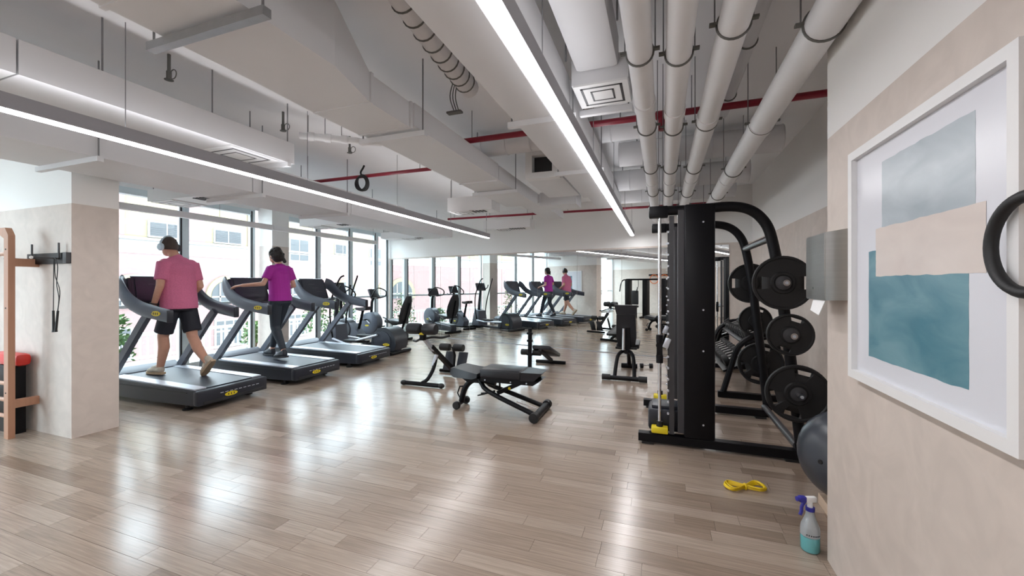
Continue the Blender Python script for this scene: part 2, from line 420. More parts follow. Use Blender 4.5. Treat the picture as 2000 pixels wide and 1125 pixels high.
strut(A, -2.36, -1.58, 1.28, 2.60, True, 'galv'); strut(A, -2.34, -1.72, 2.75, 2.61); strut(A, -2.34, -1.72, 4.9, 2.62)
MB().bx(-1.76, -1.2, 6.05, 6.45, 2.62, 2.82).build('duct_branch', M['duct'], A, True, False)

# B: left branch duct with diffuser at its end
Bd = thing('branch_duct', 'narrow grey duct with square diffuser near its open end, upper left', 'duct', (-3.57, 1, 2.6))
MB().bx(-3.88, -3.40, YB, 1.2, 2.60, 2.80).build('duct_section', M['duct'], Bd, True, False)
MB().bx(-3.88, -3.40, 1.21, 3.05, 2.60, 2.80).build('duct_section', M['duct'], Bd, True, False)
grille(Bd, -3.64, 2.66, 2.60, .46, .46)
strut(Bd, -3.94, -3.385, 2.98, 2.60); rod(Bd, -3.45, 2.3, 2.8); rod(Bd, -3.6, 0.9, 2.8); rod(Bd, -3.45, 1.6, 2.8)
mb = MB()                                     # round access cover and cable
mb.lathe([(.0, 0), (.05, 0), (.05, .02), (.0, .025)], (-3.40, .34, 2.70), (1, 0, 0), 16)
mb.torus((-3.39, .44, 2.69), .055, .004, (1, .2, 0), 18, 5)
mb.build('test_port', M['duct'], Bd, True)

# C: wide duct along the window side
Cd = thing('window_side_duct', 'long wide grey duct running above the treadmills beside the windows', 'duct', (-4.5, 2.5, 2.42))
for a, b in ((YB, -.8), (-.79, 1.2), (1.21, 3.2), (3.21, 4.7), (4.71, 6.0)):
    MB().bx(-4.95, -4.17, a, b, 2.42, 2.74).build('duct_section', M['duct'], Cd, True, False)
MB().loft([[(-4.95, 6.0, 2.42), (-4.17, 6.0, 2.42), (-4.17, 6.0, 2.74), (-4.95, 6.0, 2.74)], [(-4.95, 6.3, 2.44), (-4.3, 6.3, 2.44), (-4.3, 6.3, 2.66), (-4.95, 6.3, 2.66)]]).build('duct_transition', M['duct'], Cd, True, False)
MB().bx(-4.95, -4.3, 6.3, 7.95, 2.44, 2.66).build('duct_section', M['duct'], Cd, True, False)
for y_ in (1.9, 3.3, 4.6): strut(Cd, -5.02, -4.12, y_, 2.42)

def acbox(label, x0, x1, y0, y1, z0, h, gx, arm=True):
    t = thing('air_diffuser_box', label, 'air diffuser', ((x0 + x1) / 2, (y0 + y1) / 2, z0))
    MB().bx(x0, x1, y0, y1, z0, z0 + h).build('plenum_box', M['white'], t, True, False)
    grille(t, gx, (y0 + y1) / 2, z0, min(.42, (y1 - y0) * .92), (y1 - y0) * .92)
    mb = MB()
    for k in range(7): mb.bx(x1 - .55 + k * .06, x1 - .52 + k * .06, y0 + .06, y0 + .2, z0 - .008, z0)
    mb.build('side_louvre', M['louvre'], t, True, False)['kind'] = 'stuff'
    rod(t, x0 + .05, y0 + .04, z0 + h); rod(t, x1 - .05, y1 - .04, z0 + h)
    return t
acbox('white air diffuser box by the window nearest the partition', -6.3, -4.97, 3.38, 3.84, 2.5, .15, -6.05)
acbox('white air diffuser box by the window above the column', -6.34, -4.97, 5.8, 6.25, 2.5, .15, -6.05)
acbox('white air diffuser box by the window closest to the mirror', -6.3, -4.97, 8.1, 8.55, 2.5, .15, -5.6)
acbox('grey diffuser box hanging mid ceiling below the large stepped duct', -3.28, -2.5, 5.9, 6.25, 2.60, .22, -3.06)
acbox('grey diffuser box hanging in front of the mirror wall', -3.6, -2.55, 8.05, 8.4, 2.60, .18, -3.2)

# D: duct above the central lamp
D = thing('lamp_duct', 'flat pale duct directly above the central lamp', 'duct', (-.78, 2, 2.57))
for a, b in ((YB, .6), (.61, 2.72), (2.76, 4.1), (4.14, 5.45)):
    MB().bx(-.98, -.585, a, b, 2.57, 2.81).build('duct_section', M['duct'], D, True, False)
for y_ in (.605, 2.74, 4.12):
    strut(D, -1.03, -.54, y_, 2.57)
MB().bx(-.96, -.6, 5.45, 6.6, 2.62, 2.78).build('duct_section', M['duct'], D, True, False)

# E: short duct with the square diffuser, right of the lamp
E_ = thing('short_duct', 'short pale duct ending in a square diffuser beside the white pipes', 'duct', (-.4, 1, 2.77))
MB().box((-.385, (YB + 2.62) / 2, 2.87), (.27, 2.62 - YB, .2), bev=.03).build('duct_section', M['duct'], E_, True)
MB().bx(-.55, -.195, 2.62, 2.98, 2.70, 2.86).build('plenum_box', M['duct'], E_, True, False)
grille(E_, -.37, 2.79, 2.70, .34, .34)
strut(E_, -.57, -.2, 3.03, 2.70)
for x_, y_ in ((-.22, 2.2), (-.56, 2.5), (-.22, 1.6)): rod(E_, x_, y_, 2.80)

# fan coil with its spigot, the shaded inside painted as a black sheet
F = thing('fan_coil_unit', 'pale fan coil box with dark square opening under the ceiling', 'fan coil', (-1.3, 5, 2.64))
MB().bx(-1.52, -1.08, 4.66, 5.7, 2.66, 2.97).build('casing', M['duct'], F, True, False)
mb = MB(); fx, fz = -1.30, 2.815
for x0, x1, z0, z1 in ((-.2, .2, .1, .17), (-.2, .2, -.17, -.1), (-.2, -.12, -.1, .1), (.12, .2, -.1, .1)):
    mb.bx(fx + x0, fx + x1, 4.55, 4.66, fz + z0, fz + z1)
mb.build('spigot_frame', M['white'], F, True, False)
MB().bx(fx - .12, fx + .12, 4.65, 4.66, fz - .1, fz + .1).build('opening', M['gasket'], F, True, False)  # black sheet over the solid casing, standing in for the shade inside the spigot
for x_ in (-1.5, -1.1): rod(F, x_, 4.7, 2.97); rod(F, x_, 5.6, 2.97)

# spiral ducts running across
def cross_duct(label, p0, p1, r):
    t = thing('round_duct', label, 'duct', ((p0[0] + p1[0]) / 2, p0[1], p0[2] - r))
    MB().cyl(p0, p1, r, seg=24).build('tube', M['duct'], t, True)
    n = max(2, int((p1[0] - p0[0]) / .28))
    for i in range(n + 1):
        x_ = p0[0] + (p1[0] - p0[0]) * i / n
        MB().torus((x_, p0[1], p0[2]), r + .001, .006, (1, 0, 0), 24, 5).build('seam_ring', M['duct'], t, True)
    for x_ in (p0[0] + .2, p1[0] - .2): rod(t, x_, p0[1], p0[2] + r)
cross_duct('round spiral duct crossing behind the red sprinkler pipe', (-2.2, 4.3, 2.985), (-.2, 4.3, 2.995), .11)
cross_duct('round spiral duct crossing above the white pipes near the smith rack', (-.48, 5.1, 2.98), (1.2, 5.1, 2.98), .14)
cross_duct('farther round spiral duct crossing above the white pipes', (-.75, 6.3, 2.96), (1.1, 6.3, 2.96), .15)
cross_duct('farthest round duct crossing above the pipes near the mirror', (-.9, 7.4, 2.96), (1.1, 7.4, 2.96), .13)
t = thing('flexible_duct', 'loose flexible duct hose hanging beside the flat pale duct', 'duct', (-1.3, 2.2, 2.8))
pth = spline([(-1.30, 1.2, 3.05), (-1.33, 1.8, 3.0), (-1.38, 2.4, 2.97), (-1.44, 2.95, 2.98)], 10)
MB().tube(pth, .075, 14).build('hose', M['duct'], t, True)
for i in range(2, len(pth) - 1, 2): MB().torus(pth[i], .077, .006, pth[i + 1] - pth[i - 1], 18, 5).build('wire_ring', M['clamp'], t, True)
cl = MB()
for k in range(3): cl.tube(spline([(-1.62 + k * .02, 3.05, ZC), (-1.66 + k * .025, 3.03, 2.99), (-1.63 + k * .02, 3.05, 2.86)], 5), .005, 5)
cl.bx(-1.69, -1.56, 3.02, 3.07, 2.845, 2.86)
tag(cl.build('cable_drop', M['clamp'], world=True), 'tangle of cut cables dangling from the ceiling beside the flexible duct', 'cable')

# white insulated pipes
for i, (x, z, r, ord_) in enumerate(((-.112, 2.66, .066, 'first'), (.085, 2.66, .066, 'second'), (.32, 2.66, .070, 'third'), (.70, 2.62, .080, 'fourth'))):
    t = thing('insulated_pipe', 'thick white ceiling pipe, %s of four counted from the central lamp' % ord_, 'pipe', (x, 2.5, z - r), 0, 'white ceiling pipes')
    MB().cyl((x, YB, z), (x, 8.22 - x * .2, z), r, seg=24).build('pipe', M['pipe'], t, True)
    for y_ in ((1.2, 2.3, 3.4, 4.6, 5.8, 7.0) if i < 2 else (1.0, 2.05, 3.3, 4.6, 5.85, 6.8)):
        y_ += .07 * i
        cb = MB().torus((x, y_, z), r + .004, .006, (0, 1, 0), 24, 6)
        for s_ in (-1, 1): cb.box((x + s_ * (r + .018), y_, z + .01), (.035, .025, .012))
        cb.build('pipe_clamp', M['clamp'], t, True)
        for s_ in (-1, 1): rod(t, x + s_ * (r + .012), y_, z + .01, ZC, .004)
    for y_ in (2.9 + .2 * i, 5.2): MB().cyl((x, y_, z), (x, y_ + .12, z), r + .007, seg=24).build('joint_sleeve', M['pipe'], t, True)
t = thing('thin_pipe', 'thinner grey pipe above the third and fourth white pipes', 'pipe', (.52, 2, 2.95))
MB().cyl((.52, YB, 2.99), (.52, 4.2, 2.99), .05, seg=18).build('pipe', M['duct'], t, True)
for y_ in (1.4, 2.2, 3.0, 3.8): MB().torus((.52, y_, 2.99), .054, .006, (0, 1, 0), 20, 6).build('pipe_clamp', M['clamp'], t, True)

# red sprinkler pipes
def red(label, x0, x1, y_, z, r, tees=()):
    t = thing('sprinkler_pipe', label, 'pipe', ((x0 + x1) / 2, y_, z - r), 0, 'red sprinkler pipes')
    MB().cyl((x0, y_, z), (x1, y_, z), r, seg=12).build('pipe', M['red'], t, True)
    for x_ in tees:
        MB().cyl((x_ - .05, y_, z), (x_ + .05, y_, z), r * 1.35, seg=12).cyl((x_, y_, z), (x_, y_, z - .13), r * 1.1, seg=12).build('tee', M['red'], t, True)
    n = max(2, int((x1 - x0) / .7))
    for i in range(n):
        x_ = x0 + .15 + (x1 - x0 - .3) * i / (n - 1); rod(t, x_, y_, z, ZC, .004)
    return t
red('red sprinkler pipe crossing beneath the four white pipes', -1.95, 1.40, 3.74, 2.87, .028, (.0,))
red('red sprinkler pipe holding the black hose coil', -4.7, -2.62, 4.3, 2.81, .022, ())
red('dark red sprinkler pipe crossing near the far mirror wall', -4.3, .9, 7.76, 2.81, .022, ())
c = at_y(707, 358, 4.27)
mb = MB()
for k in range(4): mb.torus(c + V(random.uniform(-.01, .01), .012 * k - .02, random.uniform(-.01, .01)), .085 + .004 * k, .011, (0.05 * k, 1, .08 * k), 26, 7)
mb.tube(spline([c + V(0, 0, .09), c + V(-.02, .0, .14), c + V(.0, .02, .2), c + V(.01, .03, .235)], 5), .012, 7)
tag(mb.build('hose_coil', M['rub'], world=True), 'black hose coil looped over the red sprinkler pipe', 'hose')

# linear lamps
def lamp(label, x, y0, y1, z, w=.060, hh=.085, body=None, parts=1):
    t = thing('linear_lamp', label, 'lamp', (x, (y0 + y1) / 2, z))
    for k in range(parts):
        a = y0 + (y1 - y0) * k / parts + (.008 if k else 0); b = y0 + (y1 - y0) * (k + 1) / parts
        MB().bx(x - w / 2 - .012, x + w / 2 + .012, a, b, z, z + hh).build('housing', body or M['lens'], t, True, False)
        MB().bx(x - w / 2, x + w / 2, a + .004, b - .004, z - .008, z).build('diffuser', M['led'] if body is None else M['white'], t, True, False)
        if body is None: MB().bx(x - w / 2, x + w / 2, a + .004, b - .004, z + hh - .012, z + hh + .001).build('uplight_diffuser', M['ledup'], t, True, False)
    n = int((y1 - y0) / 1.5)
    for i in range(n + 1):
        MB().cyl((x, y0 + .1 + (y1 - y0 - .2) * i / n, z + hh), (x, y0 + .1 + (y1 - y0 - .2) * i / n, ZC - .004), .003, seg=5).build('suspension_wire', M['rodm'], t, True)
lamp('bright linear lamp running the room beside the white pipes', -.545, YB + .1, 8.30, 2.37)
lamp('bright linear lamp hanging to the left over the treadmills', -3.36, YB + .1, 7.75, 2.37)
lamp('slim pale linear lamp hanging in front of the windows', -6.72, 2.62, 8.45, 2.42, .06, .08, M['white'], 2)

# odd fixtures
def sprinkler(x, y, z, label):
    mb = MB().cyl((x, y, z + .06), (x, y, ZC), .012, seg=8).cyl((x, y, z), (x, y, z + .06), .018, seg=8).lathe([(0, 0), (.03, .004), (.03, .008), (0, .01)], (x, y, z - .01))
    mb.torus((x + .05, y, z + .03), .035, .004, (0, 1, 0), 16, 5)
    tag(mb.build('ceiling_sprinkler', M['clamp'], world=True), label, 'sprinkler', 'ceiling sprinkler heads')
for (u, v), lab in (((330, 155), 'small ceiling sprinkler head above the narrow left duct'), ((553, 255), 'small ceiling sprinkler head behind the end of the narrow duct'), ((683, 298), 'small ceiling sprinkler head between the narrow duct and the hose coil')):
    p = at_z(u, v, 2.98); sprinkler(p.x, p.y, 2.98, lab)
p0, p1 = at_z(585, 265, 2.95), at_z(745, 280, 2.95)
t = thing('conduit', 'short white conduit with couplings fixed under the ceiling slab', 'pipe', (p0 + p1) / 2)
MB().cyl(p0, p1, .035, seg=14).build('pipe', M['pipe'], t, True)
for f in (.1, .3, .5): 
    q = p0.lerp(p1, f); MB().cyl(q, q + (p1 - p0).normalized() * .06, .045, seg=14).build('coupling', M['pipe'], t, True); rod(t, q.x, q.y, 2.95, ZC, .004)

# ================================================================ OUTSIDE
FX = -19.0
bld = thing('apartment_facade', 'sunlit pink and cream apartment facade with arches seen through the windows', 'building', (FX, 12, -6))
MB().bx(FX - .6, FX, -8, 46, -6, 2.62).build('lower_wall', M['fac_pink'], bld, True, False)
MB().bx(FX - .6, FX + .02, -8, 46, 2.62, 3.22).build('band', M['fac_white'], bld, True, False)
MB().bx(FX - .6, FX + .12, -8, 46, 3.14, 3.24).build('cornice', M['fac_white'], bld, True, False)
MB().bx(FX - .6, FX - .02, -8, 46, 3.22, 5.6).build('upper_wall', M['fac_cream'], bld, True, False)
for y_ in (-2.5, 3.2, 9.0, 11.9, 14.8, 19.2, 24.6, 30): MB().bx(FX - .1, FX + .03, y_ - .45, y_ + .45, 3.24, 5.2).build('pink_panel', M['fac_pink'], bld, True, False)
MB().bx(FX - .9, FX + .5, -8, 46, 5.6, 5.8).build('eave', M['fac_white'], bld, True, False)
def fwin(y0, y1, z0, z1, kind):
    w = MB().bx(FX - .1, FX + .05, y0, y1, z0, z1).build('window', M['fac_white'], bld, True, False)
    n = 2; g = .06
    for k in range(n):
        a = y0 + g + (y1 - y0 - g) * k / n; b = y0 + (y1 - y0 - g) * (k + 1) / n
        if kind == 'l':
            MB().bx(FX + .03, FX + .055, a, b, z0 + g, z1 - g).build('shutter_back', M['fac_glass'], w, True, False)
            m_ = int((z1 - z0) / .085)
            for j in range(m_): 
                z_ = z0 + g + (z1 - z0 - 2 * g) * (j + .5) / m_
                MB().box((FX + .065, (a + b) / 2, z_), (.02, b - a, .05), (0, R(25), 0)).build('shutter_slat', M['louvre'], w, True, False)
        else:
            zz = z0 + (z1 - z0) * .32
            MB().bx(FX + .03, FX + .06, a, b, z0 + g, zz - g / 2).build('pane', M['fac_glass'], w, True, False)
            MB().bx(FX + .03, FX + .06, a, b, zz + g / 2, z1 - g).build('pane', M['fac_glass'], w, True, False)
for y_, k in ((4.2, 'l'), (7.2, 'l'), (10.2, 'l'), (12.72, 'l'), (16.7, 'p'), (20.0, 'l'), (23.2, 'p'), (27, 'l'), (31, 'l'), (36, 'p')):
    fwin(y_, y_ + 1.3, 3.28 if k == 'l' else 2.68, 3.94, k)
def arch(yc, w, z0, zs):
    surround = MB(); n = 16
    pts = [(FX + .08, yc - w / 2 - .22, z0)] + [(FX + .08, yc - math.cos(math.pi * i / n) * (w / 2 + .22), zs + math.sin(math.pi * i / n) * (w / 2 + .22)) for i in range(n + 1)] + [(FX + .08, yc + w / 2 + .22, z0)]
    ob = surround.prism(pts, (-.1, 0, 0)).build('arch', M['fac_cream'], bld, True, False)
    pts = [(FX + .1, yc - w / 2, z0)] + [(FX + .1, yc - math.cos(math.pi * i / n) * w / 2, zs + math.sin(math.pi * i / n) * w / 2) for i in range(n + 1)] + [(FX + .1, yc + w / 2, z0)]
    MB().prism(pts, (-.06, 0, 0)).build('pane', M['fac_glass'], ob, True, False)
    mb = MB()
    for y_ in (-.25, .25): mb.bx(FX + .1, FX + .13, yc + y_ * w - .03, yc + y_ * w + .03, z0, zs + w * .42)
    mb.bx(FX + .1, FX + .13, yc - w / 2, yc + w / 2, zs - .04, zs + .03); mb.build('glazing_bar', M['fac_white'], ob, True, False)
for y_ in (2.4, 6.0, 9.7, 13.3, 17.2, 21.0, 25, 29.5, 34): arch(y_, 1.45, .55, .85)
for y_ in (4.6, 8.4, 12.75, 16.6, 20.6, 25.3, 30): 
    w = MB().bx(FX - .1, FX + .06, y_, y_ + 1.3, -1.5, -.2).build('window', M['fac_white'], bld, True, False)
    for i in range(3):
        for j in range(2): MB().bx(FX + .03, FX + .075, y_ + .08 + i * .41, y_ + .4 + i * .41, -1.42 + j * .72, (-.78 if j == 0 else -.28)).build('pane', M['fac_glass'], w, True, False)
tag(MB().bx(-60, XW - .31, -40, 80, -6.2, -6).build('street_ground', M['terrace'], world=True, smooth=False), 'pale paved street ground outside below the windows', 'ground')
tag(MB().bx(-9.6, XW - .3, -4, 12, -.25, -.08).build('balcony_terrace', M['terrace'], world=True, smooth=False), 'narrow stone terrace slab right outside the tall windows', 'terrace')
rl = thing('terrace_railing', 'white picket railing standing on the terrace outside the windows', 'railing', (-9.4, 4, -.08))
MB().bx(-9.43, -9.37, -3.9, 11.9, .42, .48).build('top_rail', M['white'], rl, True, False)
MB().bx(-9.42, -9.38, -3.9, 11.9, -.02, .03).build('bottom_rail', M['white'], rl, True, False)
pm = None
for i in range(122):
    y_ = -3.85 + i * .129
    if pm is None: o = MB().bx(-.014, .014, -.014, .014, 0, .46).build('picket', M['white'], rl); pm = o.data
    else: o = bpy.data.objects.new('picket', pm); COL.objects.link(o); o.parent = rl
    o.location = V(-9.4, y_, -.03) - rl.location
def shrub(x, y, z, h, rad, label, n=520):
    t = thing('shrub', label, 'shrub', (x, y, z + .03), 0, 'shrubs on the terrace')
    rg = random.Random(int(x * 100 + y * 1000)); mb = MB()
    for _ in range(n):
        th = rg.uniform(0, 6.28); rr = rad * math.sqrt(rg.random()) ; zz = h * (.15 + .85 * rg.random()); rr *= (1.1 - .55 * zz / h)
        p = V(math.cos(th) * rr, math.sin(th) * rr, zz); L = rg.uniform(.05, .11)
        d = V(rg.uniform(-1, 1), rg.uniform(-1, 1), rg.uniform(-.2, 1)).normalized(); s_ = d.orthogonal().normalized() * L * .3
        vv = [mb.bm.verts.new(q) for q in (p, p + d * L * .5 + s_, p + d * L, p + d * L * .5 - s_)]; mb.bm.faces.new(vv)
    o = mb.build('foliage', M['leaf'], t, smooth=False); o['kind'] = 'stuff'
    st = MB()
    for k in range(4): st.tube([(0, 0, 0), (rg.uniform(-.1, .1), rg.uniform(-.1, .1), h * .5), (rg.uniform(-.25, .25) * rad * 2, rg.uniform(-.25, .25) * rad * 2, h * .9)], [.02, .014, .006], 6)
    st.build('stems', M['stem'], t)
shrub(-8.8, 3.35, -.08, 1.35, .42, 'leafy green shrub outside beside the partition window')
shrub(-9.0, 4.3, -.08, .9, .32, 'low green shrub outside behind the first treadmill')
shrub(-8.8, 8.6, -.08, 1.15, .42, 'green shrub outside the window behind the exercise bikes')
shrub(-8.75, 9.55, -.08, 1.25, .40, 'green shrub outside the window at the mirror corner')
shrub(-9.0, 7.0, -.08, .55, .3, 'small low shrub outside the window behind the third treadmill')
# ================================================================ MACHINES
def logo(par, c, s, n, up=(0, 0, 1), m='yellow'):
    """small oval yellow badge lying on a surface: centre c, size s=(w,h), normal n"""
    n = V(n).normalized(); u = V(up); b = u.cross(n).normalized(); u = n.cross(b); mb = MB(); N = 20
    o1 = [V(c) + b * math.cos(6.2832 * k / N) * s[0] / 2 + u * math.sin(6.2832 * k / N) * s[1] / 2 for k in range(N)]
    mb.prism(o1, n * .003); ob = mb.build('badge', M[m], par)
    mb = MB()
    for k in (-.28, .0, .28):                     # dark letter-like strokes across the badge
        mb.box(V(c) + b * k * s[0] * .8 + n * .0035, (s[0] * .05, s[0] * .05, s[1] * .45) if abs(n.x) > .7 or abs(n.y) > .7 else (s[0] * .05, s[1] * .4, .002))
    mb.build('badge_print', M['dkgrey'], ob)['kind'] = 'stuff'
    return ob

# ---- treadmill (local x = forward, y = left)
def treadmill():
    t = thing('treadmill', '', 'treadmill')
    W = .415
    side = [(-.98, .075), (-.98, .20), (-.93, .235), (.75, .265), (.98, .25), (1.0, .12), (.9, .06), (-.2, .055)]
    MB().prism([(x, -W, z) for x, z in side], (0, 2 * W, 0)).build('deck_frame', M['char'], t)
    MB().bx(-.985, -.90, -W - .006, W + .006, .07, .235, bev=.02).build('rear_cap', M['char'], t)
    mb = MB()
    for k in range(9): mb.bx(-.989, -.984, -.30 + k * .055, -.265 + k * .055, .165, .172)
    mb.build('cap_marks', M['silver'], t, smooth=False)['kind'] = 'stuff'
    logo(t, (-.986, .05, .135), (.15, .05), (-1, 0, 0))
    MB().bx(-.992, -.975, -.36, .36, .085, .112).build('cap_groove', M['gasket'], t)
    MB().prism([(-.90, -.27, .238), (.62, -.27, .268), (.62, -.27, .275), (-.90, -.27, .245)], (0, .54, 0)).build('running_belt', M['belt'], t)
    for s_ in (-1, 1):
        MB().prism([(-.90, s_ * .275, .238), (.80, s_ * .275, .268), (.80, s_ * .275, .285), (-.90, s_ * .275, .252)], (0, s_ * .125, 0)).build('side_rail', M['silver'], t)
        MB().bx(-.80, .9, s_ * (W + .0), s_ * (W + .006), .20, .212).build('side_trim', M['gasket'], t)
    MB().loft([[(.62, -.40, .26), (.62, .40, .26), (.62, .38, .285), (.62, -.38, .285)], [(.74, -.41, .26), (.74, .41, .26), (.74, .37, .35), (.74, -.37, .35)], [(.98, -.40, .2), (.98, .40, .2), (.98, .34, .31), (.98, -.34, .31)]]).build('motor_hood', M['char2'], t)
    for x_, y_ in ((-.72, -.36), (-.72, .36), (.7, -.36), (.7, .36)): MB().lathe([(.05, 0), (.05, .012), (.02, .02), (.018, .07)], (x_, y_, 0)).build('foot', M['rub'], t)
    for s_ in (-1, 1):
        y_ = s_ * .385
        MB().tube([(.72, y_, .2), (.02, y_ * 1.0, .98), (-.06, y_, 1.06)], [.045, .042, .04], 4, ry=[.03, .028, .026], up=(0, 1, 0)).build('upright', M['char2'], t)
        # sweeping handrail: tall flat band
        pth = spline([(.52, s_ * .34, 1.44), (.44, s_ * .40, 1.40), (.28, s_ * .42, 1.25), (.05, s_ * .41, 1.14), (-.20, s_ * .40, 1.09), (-.46, s_ * .39, 1.05)], 5); n = len(pth)
        rr = [.105 - .03 * i / (n - 1) for i in range(n)]
        MB().tube(pth, [.032] * n, 12, ry=rr, up=(0, 0, 1)).build('handrail', M['char2'], t)
        hr = MB().box((-.465, s_ * .39, 1.05), (.02, .066, .14), bev=.008).build('rail_end', M['char'], t)
        logo(t, (-.28, s_ * .396 + s_ * .032, 1.08), (.16, .06), (0, s_, 0))
    # console: hood, screen, tray
    MB().loft([[(.52, -.36, 1.30), (.52, .36, 1.30), (.56, .34, 1.46), (.56, -.34, 1.46)], [(.40, -.33, 1.14), (.40, .33, 1.14), (.50, .30, 1.50), (.50, -.30, 1.50)]]).build('console_shell', M['char'], t)
    MB().prism([(.405, -.28, 1.16), (.405, .28, 1.16), (.50, .27, 1.52), (.50, -.27, 1.52)], (.018, 0, .006)).build('console_bezel', M['screen'], t)
    cs = MB().prism([(.398, -.25, 1.21), (.398, .25, 1.21), (.477, .24, 1.49), (.477, -.24, 1.49)], (.006, 0, 0)).build('screen', M['screen'], t)
    mb = MB()
    for k in range(3): mb.box((.414 + .02 * k, -.1 + .07 * k, 1.28 + .07 * k), (.004, .14, .008), (0, R(15.8), 0))
    mb.build('screen_marks', M['char2'], cs)['kind'] = 'stuff'
    MB().bx(.22, .42, -.30, .30, 1.12, 1.145, bev=.008).build('accessory_tray', M['char'], t)
    MB().tube([(.30, -.38, 1.12), (.24, 0, 1.115), (.30, .38, 1.12)], .018, 8).build('cross_bar', M['silver'], t)
    return t
TM = ((3.45, 'treadmill nearest the partition, with the man in pink walking on it'),
      (4.72, 'middle treadmill with the woman in magenta walking on it'),
      (6.00, 'empty third treadmill closest to the exercise bikes'))
tm0 = treadmill()
for i, (y_, lab) in enumerate(TM):
    t = tm0 if i == 0 else copy_tree(tm0)
    t.location = (-5.76, y_, 0); t.rotation_euler = (0, 0, math.pi); t['label'] = lab; t['group'] = 'treadmills facing the windows'

# ---- cross trainer with rear flywheel hood (local x = forward)
def elliptical(loc, rz, label):
    t = thing('cross_trainer', label, 'cross trainer', loc, rz)
    MB().bx(-.95, .85, -.09, .09, .03, .09, bev=.015).build('base_beam', M['char'], t)
    for x_, w in ((-.98, .34), (.85, .3)): MB().tube([(x_, -w, .035), (x_, w, .035)], .035, 10).build('floor_bar', M['black'], t)
    prof = [(-.98, .09)] + [(-.72 - .30 * math.cos(a), .20 + .34 * math.sin(a)) for a in [i * math.pi / 14 for i in range(15)]] + [(-.38, .09)]
    MB().prism([(x, -.21, z) for x, z in prof], (0, .42, 0)).build('flywheel_hood', M['char'], t)
    MB().prism([(-.70 + .2 * math.cos(i * .3927), -.222, .27 + .2 * math.sin(i * .3927)) for i in range(16)], (0, .444, 0)).build('hood_disc', M['screen'], t)
    for s_ in (-1, 1): logo(t, (-.80, s_ * .223, .20), (.16, .055), (0, s_, 0))
    logo(t, (-1.0, -.02, .24), (.14, .06), (-1, 0, .3))
    for s_ in (-1, 1):
        MB().tube([(-.6, s_ * .25, .33 + .06 * s_), (.25, s_ * .2, .2 - .03 * s_), (.6, s_ * .19, .26)], .022, 8).build('pedal_arm', M['silver'], t)
        MB().bx(-.12, .26, s_ * .2 - .07, s_ * .2 + .07, .24 - .03 * s_, .29 - .03 * s_, bev=.015).build('pedal', M['rub'], t)
        MB().tube(spline([(.6, s_ * .19, .26), (.62, s_ * .24, .7), (.56, s_ * .28, 1.05), (.44, s_ * .27, 1.35), (.34, s_ * .25, 1.55), (.28, s_ * .2, 1.6)], 5), .017, 8).build('moving_arm', M['black'], t)
        MB().tube(spline([(.62, s_ * .1, 1.22), (.48, s_ * .16, 1.3), (.42, s_ * .15, 1.4)], 4), .015, 8).build('fixed_grip', M['rub'], t)
    MB().tube([(.74, 0, .1), (.68, 0, .8), (.62, 0, 1.25)], [.06, .045, .04], 10).build('column', M['char'], t)
    MB().loft([[(.5, -.2, .08), (.5, .2, .08), (.55, .16, .55), (.55, -.16, .55)], [(.86, -.18, .08), (.86, .18, .08), (.78, .12, .6), (.78, -.12, .6)]]).build('front_hood', M['char2'], t)
    MB().box((.62, 0, 1.33), (.05, .38, .26), (0, R(20), 0), bev=.015).build('console', M['char'], t)
    MB().box((.592, 0, 1.345), (.01, .32, .2), (0, R(20), 0)).build('screen', M['screen'], t)
    return t
elliptical((-6.02, 7.10, 0), math.pi, 'cross trainer with rounded black flywheel hood beside the third treadmill')

